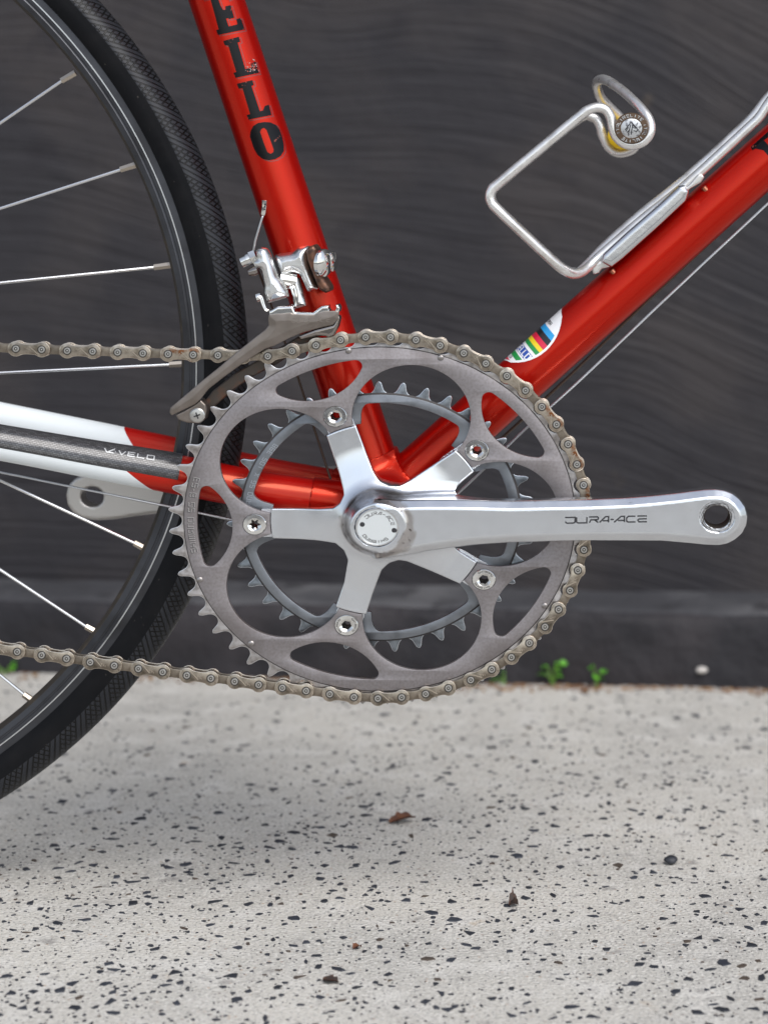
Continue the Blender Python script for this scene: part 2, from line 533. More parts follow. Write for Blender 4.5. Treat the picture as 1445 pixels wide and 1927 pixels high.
def flat(polys, y0, y1, bevel=0.15):
    """outline with holes in (x, z) mm -> solid between y0 (front) and y1"""
    cu = bpy.data.curves.new('tmp', 'CURVE')
    cu.dimensions = '2D'
    cu.fill_mode = 'BOTH'
    cu.extrude = max((y1 - y0) / 2 - bevel, 0.001)
    cu.bevel_depth = bevel
    cu.bevel_resolution = 1
    cu.offset = -bevel
    for p in polys:
        s = cu.splines.new('POLY')
        s.points.add(len(p) - 1)
        for q, (x, z) in zip(s.points, p):
            q.co = (x, z, 0, 1)
        s.use_cyclic_u = True
    ob = bpy.data.objects.new('tmp', cu)
    C.objects.link(ob)
    dg = bpy.context.evaluated_depsgraph_get()
    dg.update()
    me = bpy.data.meshes.new_from_object(ob.evaluated_get(dg))
    n = len(me.vertices)
    co = np.empty(n * 3, np.float32)
    me.vertices.foreach_get('co', co)
    co = co.reshape(-1, 3).astype(float)
    V = np.c_[co[:, 0], (y0 + y1) / 2 - co[:, 2], co[:, 1]]
    Fc = [tuple(p.vertices) for p in me.polygons]
    bpy.data.objects.remove(ob)
    bpy.data.curves.remove(cu)
    bpy.data.meshes.remove(me)
    # weld
    key = np.round(V * 2000).astype(np.int64)
    _, first, inv = np.unique(key, axis=0, return_index=True, return_inverse=True)
    inv = inv.ravel()
    Fc = [tuple(dict.fromkeys(int(inv[i]) for i in f)) for f in Fc]
    return V[first].tolist(), [f for f in Fc if len(f) > 2]

# ------------------------------------------------------------------ signed-distance modelling for cast and welded shapes
class Poly:
    """2-D polygon distance, sampled on a grid"""
    def __init__(s, pts, rnd=0.0, pad=30, h=0.3):
        P = np.asarray(pts, float)
        s.lo = P.min(0) - pad
        s.h = h
        n = np.ceil((P.max(0) + pad - s.lo) / h).astype(int) + 1
        gx, gz = np.meshgrid(s.lo[0] + h * np.arange(n[0]), s.lo[1] + h * np.arange(n[1]), indexing='ij')
        q = np.c_[gx.ravel(), gz.ravel()]
        d = np.full(len(q), 1e9)
        ins = np.zeros(len(q), bool)
        for a, b in zip(P, np.roll(P, -1, 0)):
            e, wv = b - a, q - a
            t = np.clip((wv @ e) / (e @ e), 0, 1)
            dd = wv - t[:, None] * e
            d = np.minimum(d, (dd * dd).sum(1))
            c = (a[1] > q[:, 1]) != (b[1] > q[:, 1])
            with np.errstate(divide='ignore', invalid='ignore'):
                xi = a[0] + (q[:, 1] - a[1]) / (b[1] - a[1]) * e[0]
            ins ^= c & (q[:, 0] < xi)
        d = np.sqrt(d)
        s.g = np.where(ins, -d, d).reshape(n)
        if rnd:      # soften the corners
            k = max(1, int(rnd / h))
            ker = np.hanning(2 * k + 3)[1:-1]
            ker /= ker.sum()
            g = np.pad(s.g, k, mode='edge')
            g = np.apply_along_axis(lambda r: np.convolve(r, ker, 'valid'), 0, g)
            s.g = np.apply_along_axis(lambda r: np.convolve(r, ker, 'valid'), 1, g)
    def __call__(s, x, z):
        fx = np.clip((x - s.lo[0]) / s.h, 0, s.g.shape[0] - 1.001)
        fz = np.clip((z - s.lo[1]) / s.h, 0, s.g.shape[1] - 1.001)
        i, j = fx.astype(int), fz.astype(int)
        a, b = fx - i, fz - j
        g = s.g
        return g[i, j] * (1 - a) * (1 - b) + g[i + 1, j] * a * (1 - b) + g[i, j + 1] * (1 - a) * b + g[i + 1, j + 1] * a * b
def smin(a, b, k):
    h = np.maximum(k - np.abs(a - b), 0) / k
    return np.minimum(a, b) - h * h * k * 0.25
def smax(a, b, k):
    return -smin(-a, -b, k)
def seg(p, a, b, ra, rb=None):
    a, b = np.asarray(a, float), np.asarray(b, float)
    e = b - a
    t = np.clip(((p - a) @ e) / (e @ e), 0, 1)
    r = ra if rb is None else ra + (rb - ra) * t
    return np.linalg.norm(p - a - t[:, None] * e, axis=1) - r
def cylseg(p, a, b, r):
    """flat-ended cylinder"""
    a, b = np.asarray(a, float), np.asarray(b, float)
    e = b - a
    L = np.linalg.norm(e)
    e = e / L
    t = (p - a) @ e
    rad = np.linalg.norm(p - a - t[:, None] * e, axis=1) - r
    return np.maximum(rad, np.maximum(-t, t - L))
def sst(a, b, x):
    t = np.clip((x - a) / (b - a), 0, 1)
    return t * t * (3 - 2 * t)
def nets(f, lo, hi, h, newton=1):
    lo, hi = np.asarray(lo, float), np.asarray(hi, float)
    n = np.ceil((hi - lo) / h).astype(int) + 1
    ax = [lo[i] + h * np.arange(n[i]) for i in range(3)]
    D = np.empty(n, np.float32)
    for i in range(n[0]):
        Y, Z = np.meshgrid(ax[1], ax[2], indexing='ij')
        p = np.c_[np.full(Y.size, ax[0][i]), Y.ravel(), Z.ravel()]
        D[i] = f(p).reshape(n[1], n[2])
    S = D < 0
    c = n - 1
    cs = [slice(0, c[0]), slice(0, c[1]), slice(0, c[2])]
    def corner(A, o):
        return A[o[0]:o[0] + c[0], o[1]:o[1] + c[1], o[2]:o[2] + c[2]]
    cnt = sum(corner(S, (i, j, k)).astype(np.int8) for i in (0, 1) for j in (0, 1) for k in (0, 1))
    mix = (cnt > 0) & (cnt < 8)
    I = np.argwhere(mix)
    acc = np.zeros((len(I), 3))
    num = np.zeros(len(I))
    def val(o):
        return D[I[:, 0] + o[0], I[:, 1] + o[1], I[:, 2] + o[2]]
    for a in range(3):
        oth = [b for b in range(3) if b != a]
        for u in (0, 1):
            for v in (0, 1):
                o = [0, 0, 0]
                o[oth[0]], o[oth[1]] = u, v
                o2 = list(o)
                o2[a] = 1
                d0, d1 = val(o), val(o2)
                x = (d0 < 0) != (d1 < 0)
                t = np.where(x, d0 / np.where(x, d0 - d1, 1), 0)
                pos = np.tile(np.array(o, float), (len(I), 1))
                pos[:, a] = t
                acc += pos * x[:, None]
                num += x
    V = lo + h * (I + acc / num[:, None])
    idx = -np.ones(c, np.int64)
    idx[tuple(I.T)] = np.arange(len(I))
    faces = []
    for a in range(3):
        b, d = (a + 1) % 3, (a + 2) % 3
        s0 = [slice(None)] * 3
        s1 = [slice(None)] * 3
        s0[a], s1[a] = slice(0, n[a] - 1), slice(1, n[a])
        for ax_ in (b, d):
            s0[ax_] = s1[ax_] = slice(1, n[ax_] - 1)
        A, B = S[tuple(s0)], S[tuple(s1)]
        for flip, msk in ((False, A & ~B), (True, ~A & B)):
            E = np.argwhere(msk)
            E[:, b] += 1
            E[:, d] += 1
            def cell(db, dd):
                e = E.copy()
                e[:, b] -= db
                e[:, d] -= dd
                return idx[tuple(e.T)]
            q = np.c_[cell(1, 1), cell(0, 1), cell(0, 0), cell(1, 0)]
            faces.append(q[:, ::-1] if flip else q)
    Fq = np.vstack(faces)
    e = 0.05
    def grad(P):
        return np.stack([(f(P + e * np.eye(3)[i]) - f(P - e * np.eye(3)[i])) for i in range(3)], 1) / (2 * e)
    for _ in range(newton):
        g = grad(V)
        d = f(V)
        st = d[:, None] * g / np.maximum((g * g).sum(1), 0.2)[:, None]
        L = np.linalg.norm(st, axis=1)
        st *= np.minimum(1, 0.5 * h / np.maximum(L, 1e-9))[:, None]
        V = V - st
    N = grad(V)
    N /= np.maximum(np.linalg.norm(N, axis=1), 1e-9)[:, None]
    return V, Fq, N
def sdf_obj(name, f, lo, hi, h, m, parent, newton=1):
    V, Fq, N = nets(f, lo, hi, h, newton)
    return mesh_obj(name, V, Fq, m, parent, normals=N)

# ------------------------------------------------------------------ stroke lettering
G = {
 'S': [[(1, 1), (0, 1), (0, .5), (1, .5), (1, 0), (0, 0)]], 'H': [[(0, 0), (0, 1)], [(0, .5), (1, .5)], [(1, 0), (1, 1)]],
 'I': [[(.5, 0), (.5, 1)]], 'M': [[(0, 0), (0, 1), (1, 1), (1, 0)], [(.5, 1), (.5, 0)]],
 'A': [[(0, 0), (0, 1), (1, 1), (1, 0)], [(0, .4), (1, .4)]], 'N': [[(0, 0), (0, 1), (1, 1), (1, 0)]],
 'O': [[(0, 0), (0, 1), (1, 1), (1, 0), (0, 0)]], 'G': [[(1, 1), (0, 1), (0, 0), (1, 0), (1, .5), (.5, .5)]],
 'B': [[(0, 0), (0, 1), (.9, 1), (.9, .52), (0, .52)], [(.9, .52), (1, .45), (1, 0), (0, 0)]], '5': [[(1, 1), (0, 1), (0, .5), (1, .5), (1, 0), (0, 0)]],
 '3': [[(0, 1), (1, 1), (1, 0), (0, 0)], [(.2, .5), (1, .5)]], '-': [[(.15, .5), (.85, .5)]], 'X': [[(0, 0), (1, 1)], [(0, 1), (1, 0)]],
 '1': [[(.5, 0), (.5, 1)]], '0': [[(0, 0), (0, 1), (1, 1), (1, 0), (0, 0)]], '9': [[(0, 0), (1, 0), (1, 1), (0, 1), (0, .5), (1, .5)]],
 '7': [[(0, 1), (1, 1), (.4, 0)]], '2': [[(0, 1), (1, 1), (1, .5), (0, .5), (0, 0), (1, 0)]], '8': [[(0, 0), (0, 1), (1, 1), (1, 0), (0, 0)], [(0, .5), (1, .5)]],
 '6': [[(1, 1), (0, 1), (0, 0), (1, 0), (1, .5), (0, .5)]], 'C': [[(1, 1), (0, 1), (0, 0), (1, 0)]], 'D': [[(0, 0), (0, 1), (.8, 1), (1, .8), (1, .2), (.8, 0), (0, 0)]],
 'E': [[(1, 1), (0, 1), (0, 0), (1, 0)], [(0, .5), (.9, .5)]], '/': [[(.1, 0), (.9, 1)]], 'V': [[(0, 1), (.5, 0), (1, 1)]], 'L': [[(0, 1), (0, 0), (1, 0)]],
 'R': [[(0, 0), (0, 1), (1, 1), (1, .5), (0, .5)], [(.5, .5), (1, 0)]], 'T': [[(0, 1), (1, 1)], [(.5, 0), (.5, 1)]], 'P': [[(0, 0), (0, 1), (1, 1), (1, .5), (0, .5)]], 'U': [[(0, 1), (0, 0), (1, 0), (1, 1)]],
}
GD = {
 'D': [[(.0, .98), (1, .98), (1, .15), (.85, 0), (.18, 0), (.0, .25)]], 'U': [[(0, 1), (0, .18), (.14, 0), (1, 0), (1, 1)]],
 'R': [[(.05, 1), (.9, 1), (1, .88), (1, .62), (.9, .5), (.25, .5), (.1, 0)], [(.62, .5), (1, 0)]],
 'A': [[(0, 0), (.68, 1), (1, 1), (1, 0)], [(.36, .30), (1, .30)]], '-': [[(.1, .5), (.95, .5)]],
 'C': [[(1, 1), (.22, 1), (0, .72), (0, .18), (.15, 0), (1, 0)]], 'E': [[(1, 1), (0, 1)], [(1, .5), (.18, .5), (.05, .3), (.18, 0), (1, 0)]],
}
def ribbon(mb, line, wd, fm, m=0, step=1.2):
    P = [np.array(line[0], float)]
    for a, b in zip(line[:-1], line[1:]):
        a, b = np.array(a, float), np.array(b, float)
        k = max(1, int(np.linalg.norm(b - a) / step))
        for i in range(1, k + 1):
            P.append(a + (b - a) * i / k)
    P = np.array(P)
    N = len(P)
    v = []
    for i in range(N):
        d0 = P[i] - P[i - 1] if i else P[1] - P[0]
        d1 = P[i + 1] - P[i] if i < N - 1 else P[-1] - P[-2]
        d0, d1 = d0 / (np.linalg.norm(d0) + 1e-9), d1 / (np.linalg.norm(d1) + 1e-9)
        n0, n1 = np.array([-d0[1], d0[0]]), np.array([-d1[1], d1[0]])
        b = n0 + n1
        b = b / max(np.linalg.norm(b), 1e-6)
        s = min(1.6, 1 / max(0.3, b @ n0))
        v += [fm(*(P[i] + b * s * wd / 2)), fm(*(P[i] - b * s * wd / 2))]
    mb.add(v, [(2 * i, 2 * i + 1, 2 * i + 3, 2 * i + 2) for i in range(N - 1)], m)
def text(mb, s, x0, h, adv, cw, wd, fm, font=G, m=0, widths=None):
    x = x0
    for ch in s:
        if ch in font:
            cwi = (widths or {}).get(ch, cw)
            for pl in font[ch]:
                ribbon(mb, [(x + a * cwi, b * h) for a, b in pl], wd, fm, m)
        x += adv * ((widths or {}).get(ch, cw) / cw if widths else 1)
    return x
def arcmap(cx, y, cz, r0, a0, k):
    """text running clockwise, letter tops outward; s mm along from angle a0 (deg)"""
    def fm(s, t):
        q = R(a0) - s / r0
        return (cx + (r0 + t) * math.cos(q), y, cz + (r0 + t) * math.sin(q) * k)
    return fm

# ================================================================== SETTING
# pavement, wall
WALL_A, WALL_B = W(0, 1264, 0), None
def on_ground(u, v):
    d = F * CAMZ / (v - VV)
    return np.array([CAMX + (u - VU) * d / F, d - DIST, 0.0])
ga, gb = on_ground(0, 1266), on_ground(1445, 1298)
wdir = (gb - ga) / np.linalg.norm(gb - ga)
wnor = np.array([-wdir[1], wdir[0], 0])      # away from the camera
def wallp(s, t, z):
    return ga + wdir * s + wnor * t + np.array([0, 0, z])

def pavement_material():
    m = mat('concrete', (0.56, 0.535, 0.485), 0.85, var=[((0.43, 0.414, 0.382), 8, 0.40, 0.66, 8), ((0.61, 0.59, 0.55), 34, 0.50, 0.68, 8), ((0.64, 0.62, 0.58), 420, 0.50, 0.66, 3), ((0.20, 0.195, 0.19), 560, 0.57, 0.68, 3),
            ((0.46, 0.35, 0.24), 28, 0.69, 0.80, 4), ((0.27, 0.255, 0.24), 70, 0.60, 0.76, 8)], bump=(480, 1.0, 1.6))
    # pale sand grains
    tc = node(m, 'ShaderNodeTexCoord')
    vo = node(m, 'ShaderNodeTexVoronoi')
    vo.inputs['Scale'].default_value = 330
    link(m, tc.outputs['Object'], vo.inputs['Vector'])
    old = bsdf(m).inputs['Base Color'].links[0].from_socket
    sep = node(m, 'ShaderNodeSeparateColor')
    link(m, vo.outputs['Color'], sep.inputs[0])
    gt = node(m, 'ShaderNodeMapRange')
    gt.inputs[1].default_value = 0.80
    gt.inputs[2].default_value = 0.86
    link(m, sep.outputs[0], gt.inputs[0])
    ds = node(m, 'ShaderNodeMapRange')
    ds.inputs[1].default_value = 0.34
    ds.inputs[2].default_value = 0.22
    link(m, vo.outputs['Distance'], ds.inputs[0])
    mu = node(m, 'ShaderNodeMath', operation='MULTIPLY')
    link(m, gt.outputs[0], mu.inputs[0])
    link(m, ds.outputs[0], mu.inputs[1])
    rp = node(m, 'ShaderNodeValToRGB')
    rp.color_ramp.elements[0].color = (0.56, 0.53, 0.49, 1)
    rp.color_ramp.elements[1].color = (0.47, 0.37, 0.29, 1)
    e = rp.color_ramp.elements.new(0.55)
    e.color = (0.24, 0.22, 0.21, 1)
    link(m, sep.outputs[1], rp.inputs[0])
    mx = node(m, 'ShaderNodeMix', data_type='RGBA')
    link(m, old, mx.inputs[6])
    link(m, rp.outputs[0], mx.inputs[7])
    link(m, mu.outputs[0], mx.inputs[0])
    link(m, mx.outputs[2], bsdf(m).inputs['Base Color'])
    return m
M['pavement'] = pavement_material()
pv = mesh_obj('pavement', [(-60000, -1552, 0), (60000, -1552, 0), (60000, 4000, 0), (-60000, 4000, 0)], [(0, 1, 2, 3)], 'pavement', smooth=False)
pv['kind'] = 'structure'
M['added_asphalt'] = mat('added_asphalt', (0.052, 0.052, 0.055), 0.85, var=((0.08, 0.08, 0.08), 300, 0.5, 0.7), bump=(400, 0.5, 2))
M['added_kerb'] = mat('added_kerb_concrete', (0.36, 0.355, 0.34), 0.85, var=((0.28, 0.275, 0.26), 20, 0.4, 0.7), bump=(300, 0.4, 1))
kb = MB()  # unseen kerb behind the camera, added along with the road
kb.add([(-60000, -1700, 0.4), (60000, -1700, 0.4), (60000, -1550, 0.4), (-60000, -1550, 0.4), (-60000, -1730, -120), (60000, -1730, -120)], [(0, 1, 2, 3), (4, 5, 1, 0)])
kb = kb.build('added_kerb', ['added_kerb'], smooth=False)
kb['kind'] = 'structure'
added_road = mesh_obj('road', [(-60000, -90000, -118), (60000, -90000, -118), (60000, -1720, -118), (-60000, -1720, -118)], [(0, 1, 2, 3)], 'added_asphalt', smooth=False)  # unseen road, added to darken reflections in the metal and cut ground bounce
added_road['kind'] = 'structure'

def wall_material():
    m = mat('charcoal_paint', (0.026, 0.0247, 0.0285), 0.6, spec=0.22, var=[((0.038, 0.034, 0.0355), 9, 0.42, 0.62, 8), ((0.022, 0.0205, 0.024), 24, 0.55, 0.75, 6), ((0.070, 0.055, 0.042), 17, 0.71, 0.80, 3)])
    tc = node(m, 'ShaderNodeTexCoord')
    # irregular sweeping brush strokes: noise stretched along slowly bending arcs
    sp = node(m, 'ShaderNodeSeparateXYZ')
    link(m, tc.outputs['Object'], sp.inputs[0])
    wn = node(m, 'ShaderNodeTexNoise')
    wn.inputs['Scale'].default_value = 2.6
    wn.inputs['Detail'].default_value = 1.5
    link(m, tc.outputs['Object'], wn.inputs['Vector'])
    wz = node(m, 'ShaderNodeMath', operation='MULTIPLY_ADD')
    link(m, wn.outputs[0], wz.inputs[0])
    wz.inputs[1].default_value = 0.16
    link(m, sp.outputs['Z'], wz.inputs[2])
    sx = node(m, 'ShaderNodeMath', operation='MULTIPLY')
    link(m, sp.outputs['X'], sx.inputs[0])
    link(m, sp.outputs['X'], sx.inputs[1])
    w2 = node(m, 'ShaderNodeMath', operation='MULTIPLY_ADD')
    link(m, sx.outputs[0], w2.inputs[0])
    w2.inputs[1].default_value = 0.45
    link(m, wz.outputs[0], w2.inputs[2])
    w3 = node(m, 'ShaderNodeMath', operation='MULTIPLY_ADD')
    link(m, sp.outputs['X'], w3.inputs[0])
    w3.inputs[1].default_value = 0.22
    link(m, w2.outputs[0], w3.inputs[2])
    layers = []
    for kx, kz in ((5.0, 230.0), (6.0, 75.0)):
        cb = node(m, 'ShaderNodeCombineXYZ')
        ax = node(m, 'ShaderNodeMath', operation='MULTIPLY')
        link(m, sp.outputs['X'], ax.inputs[0])
        ax.inputs[1].default_value = kx
        az = node(m, 'ShaderNodeMath', operation='MULTIPLY')
        link(m, w3.outputs[0], az.inputs[0])
        az.inputs[1].default_value = kz
        link(m, ax.outputs[0], cb.inputs[0])
        link(m, az.outputs[0], cb.inputs[2])
        nn = node(m, 'ShaderNodeTexNoise')
        nn.inputs['Scale'].default_value = 1.0
        nn.inputs['Detail'].default_value = 3
        nn.inputs['Roughness'].default_value = 0.6
        link(m, cb.outputs[0], nn.inputs['Vector'])
        layers.append(nn.outputs[0])
    mx = node(m, 'ShaderNodeMath', operation='MULTIPLY_ADD')
    link(m, layers[1], mx.inputs[0])
    mx.inputs[1].default_value = 1.5
    link(m, layers[0], mx.inputs[2])
    class _O:
        pass
    n2 = node(m, 'ShaderNodeTexNoise')
    n2.inputs['Scale'].default_value = 34
    n2.inputs['Detail'].default_value = 8
    n2.inputs['Roughness'].default_value = 0.65
    link(m, tc.outputs['Object'], n2.inputs['Vector'])
    ad = node(m, 'ShaderNodeMath', operation='MULTIPLY_ADD')
    link(m, n2.outputs[0], ad.inputs[0])
    ad.inputs[1].default_value = 0.9
    link(m, mx.outputs[0], ad.inputs[2])
    bp = node(m, 'ShaderNodeBump')
    bp.inputs['Strength'].default_value = 0.5
    bp.inputs['Distance'].default_value = 0.0036
    link(m, ad.outputs[0], bp.inputs['Height'])
    link(m, bp.outputs[0], bsdf(m).inputs['Normal'])
    return m
M['wall'] = wall_material()
M['plinth'] = mat('charcoal_plinth', (0.020, 0.0192, 0.0225), 0.62, spec=0.22, var=((0.034, 0.030, 0.033), 16, 0.4, 0.68, 8), bump=(28, 0.8, 9))
M['ledge'] = mat('worn_skylit_ledge', (0.046, 0.046, 0.051), 0.65, spec=0.3, var=[((0.098, 0.097, 0.102), 14, 0.45, 0.7, 7), ((0.026, 0.025, 0.028), 40, 0.55, 0.72, 6)], bump=(40, 0.6, 5))  # worn ledge top, with sky light painted in as a paler colour
LEDGE_Z, LEDGE_T = 57.0, 58.0
def grid_sheet(fn, nu, nv):
    V = [fn(i / nu, j / nv) for i in range(nu + 1) for j in range(nv + 1)]
    Fc = [(i * (nv + 1) + j, (i + 1) * (nv + 1) + j, (i + 1) * (nv + 1) + j + 1, i * (nv + 1) + j + 1) for i in range(nu) for j in range(nv)]
    return V, Fc
def bumpf(s, z):
    return 3.0 * math.sin(s * 0.011 + 1.3 * math.sin(z * 0.013)) + 2.0 * math.sin(s * 0.031 + z * 0.02) + 1.4 * math.sin(s * 0.083 + 2 * math.sin(z * 0.05))
wl = MB()
S0, S1, HW = -3500, 3500, 2600
b1 = [wallp(S0, LEDGE_T, -20), wallp(S1, LEDGE_T, -20), wallp(S1, LEDGE_T, HW), wallp(S0, LEDGE_T, HW), wallp(S0, LEDGE_T + 220, -20), wallp(S1, LEDGE_T + 220, -20), wallp(S1, LEDGE_T + 220, HW), wallp(S0, LEDGE_T + 220, HW)]
wl.add(b1, [(0, 1, 2, 3), (5, 4, 7, 6), (3, 2, 6, 7), (4, 0, 3, 7), (1, 5, 6, 2)])
wall = wl.build('wall', ['wall'], smooth=False)
wall['label'] = 'charcoal painted rendered wall with a low ledge behind the bicycle'
wall['category'] = 'wall'
# rough plinth: front, rounded ledge edge and top
pl = MB()
prof = [(0, -15), (0, 10), (0, 22), (0, 36), (0.6, 46), (2.0, 51), (5, LEDGE_Z - 2), (20, LEDGE_Z + 1), (34, LEDGE_Z + 2), (47, LEDGE_Z + 3), (LEDGE_T - 0.5, LEDGE_Z + 5)]
nu = 420
V = []
for i in range(nu + 1):
    s = -1400 + 3000 * i / nu
    for t, z in prof:
        j = bumpf(s, z * 3)
        V.append(wallp(s, t + (0.6 * j if t < LEDGE_T - 1 else 0), z + (0.35 * bumpf(s + 400, t * 3) if z > 30 else 0)))
n1 = len(prof)
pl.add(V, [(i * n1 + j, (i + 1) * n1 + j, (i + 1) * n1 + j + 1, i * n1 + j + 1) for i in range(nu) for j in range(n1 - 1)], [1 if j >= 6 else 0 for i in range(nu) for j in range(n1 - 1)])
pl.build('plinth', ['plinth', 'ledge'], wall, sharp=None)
# mortar lump at the foot of the wall, with a pale chip on it
def blob(c, rx, ry, rz, seed, amp=0.18, nu=14, nv=9):
    r = np.random.default_rng(seed)
    ph = r.uniform(0, 6, 6)
    V, Fc = [], []
    for j in range(nv + 1):
        th = math.pi * j / nv
        for i in range(nu):
            q = 2 * math.pi * i / nu
            s = 1 + amp * (math.sin(2 * q + ph[0]) * math.sin(th) + 0.6 * math.sin(3 * q + ph[1] + 2 * th) * math.sin(th) + 0.5 * math.cos(2 * th + ph[2]))
            V.append((c[0] + rx * s * math.sin(th) * math.cos(q), c[1] + ry * s * math.sin(th) * math.sin(q), c[2] + rz * s * math.cos(th)))
    for j in range(nv):
        for i in range(nu):
            k = (i + 1) % nu
            Fc.append((j * nu + i, (j + 1) * nu + i, (j + 1) * nu + k, j * nu + k))
    return V, Fc
gp = on_ground(1345, 1290)
lump = MB().add(*blob((gp[0], gp[1] - 2, 8), 26, 9, 9, 3)).build('mortar_lump', ['plinth'], wall)
pb = MB().add(*blob((gp[0] - 11, gp[1] - 12.5, 14.5), 4.6, 3.0, 2.6, 5)).build('stone_chip', ['pale'])
pb['label'] = 'small pale stone chip stuck on the dark mortar lump at the foot of the wall'
pb['category'] = 'stone'

# ------------------------------------------------------------------ dark stones set in the pavement
def chip_shape(seed):
    r = np.random.default_rng(seed)
    n = int(r.integers(4, 8))
    a = np.sort((np.arange(n) + r.uniform(-0.38, 0.38, n)) * 2 * math.pi / n)
    asp = r.uniform(0.28, 0.95)
    rad = r.uniform(0.42, 1.08, n)
    x, y = rad * np.cos(a), rad * np.sin(a) * asp
    y = y + r.uniform(-0.25, 0.25) * x * x
    V = [(p, q, 0.0) for p, q in zip(x, y)] + [(p * 0.90, q * 0.90, 0.10) for p, q in zip(x, y)]
    V = [(p, q, -0.35) for p, q in zip(x, y)] + V[n:]
    Fc = [tuple(range(n, 2 * n))] + [(i, (i + 1) % n, n + (i + 1) % n, n + i) for i in range(n)]
    return V, Fc
shapes = [chip_shape(100 + i) for i in range(60)]
meshes = []
for V, Fc in shapes:
    pair = []
    for mm in ('chip', 'chip2'):
        me = bpy.data.meshes.new('stone')
        me.from_pydata([(x * 0.001, y * 0.001, z * 0.001) for x, y, z in V], [], Fc)
        me.materials.append(M[mm])
        pair.append(me)
    meshes.append(pair)
def in_view(x, y):
    d = DIST + y
    u, v = VU + (x - CAMX) * F / d, VV + CAMZ * F / d
    return 0 < u < 1445 and v < 1927
cand = []
X0, X1, Y0, Y1 = -760, 470, -220, 560
ncl = 110
clx, cly = rng.uniform(X0, X1, ncl), rng.uniform(Y0, Y1, ncl)
NCH = 25000
for i in range(NCH):
    if rng.random() < 0.34:
        c = rng.integers(ncl)
        x, y = clx[c] + rng.normal(0, 34), cly[c] + rng.normal(0, 40)
    else:
        x, y = rng.uniform(X0, X1), rng.uniform(Y0, Y1)
    if not (X0 < x < X1 and Y0 < y < Y1):
        continue
    if rng.random() < 0.68 * min(1, max(0, (y - 60) / 330)):      # fewer stones show towards the wall
        continue
    size = min(5.2, math.exp(rng.normal(0.0, 0.80)))      # half length, mm
    cand.append((x, y, size, rng.uniform(0, math.pi * 2), int(rng.integers(60)), rng.random() < 0.07))
# keep chips apart
cell = {}
keep = []
cand.sort(key=lambda q: -q[2])
for q in cand:
    k = (int(q[0] // 12), int(q[1] // 12))
    ok = True
    for a in (-1, 0, 1):
        for b in (-1, 0, 1):
            for o in cell.get((k[0] + a, k[1] + b), ()):
                if (o[0] - q[0]) ** 2 + (o[1] - q[1]) ** 2 < (0.72 * (o[2] + q[2])) ** 2:
                    ok = False
    if ok:
        cell.setdefault(k, []).append(q)
        keep.append(q)
vis = [q for q in keep if in_view(q[0], q[1])]
vis.sort(key=lambda q: -q[2] / (DIST + q[1]) ** 1.6)
top = set(id(q) for q in vis[:290])
rest = MB()
for q in keep:
    x, y, s, a, k, br = q
    if id(q) in top:
        o = bpy.data.objects.new('stone', meshes[k][1 if br else 0])
        o.location = (x / 1000, y / 1000, 0.0003)
        o.rotation_euler = (0, 0, a)
        o.scale = (s, s, min(s, 2.2))
        o.parent = pv
        C.objects.link(o)
    else:
        V, Fc = shapes[k]
        ca, sa = math.cos(a), math.sin(a)
        rest.add([(x + s * (p * ca - t * sa), y + s * (p * sa + t * ca), 0.3 + min(s, 2.2) * z) for p, t, z in V], Fc, 1 if br else 0)
so = rest.build('small_aggregate', ['chip', 'chip2'], pv, smooth=False)
so['kind'] = 'stuff'

# sandy litter in the joint at the foot of the wall
lit = MB()
for i in range(2400):
    s = rng.uniform(-250, 950) if rng.random() < 0.4 else rng.uniform(330, 950)
    t = -abs(rng.normal(0, 1.0) * (8.0 + 4 * math.sin(s * 0.021) + 3 * math.sin(s * 0.057))) - 0.5
    p = wallp(s, t, 0.3)
    V, Fc = chip_shape(int(rng.integers(1000, 1200)))
    sc = rng.uniform(0.8, 3.0)
    a = rng.uniform(0, 6.28)
    lit.add([(p[0] + sc * (x * math.cos(a) - y * math.sin(a)), p[1] + sc * (x * math.sin(a) + y * math.cos(a)), p[2] + sc * (z + 0.3)) for x, y, z in V], Fc, int(rng.integers(3)))
M['sand'] = mat('sandy_litter', (0.30, 0.18, 0.09), 0.9)
M['sand2'] = mat('brown_litter', (0.17, 0.085, 0.045), 0.9)
lo_ = lit.build('joint_litter', ['sand', 'sand2', 'pale'], smooth=False)
lo_['kind'] = 'stuff'
lo_['label'] = 'sandy brown litter lying in the joint between pavement and wall'
lo_['category'] = 'litter'

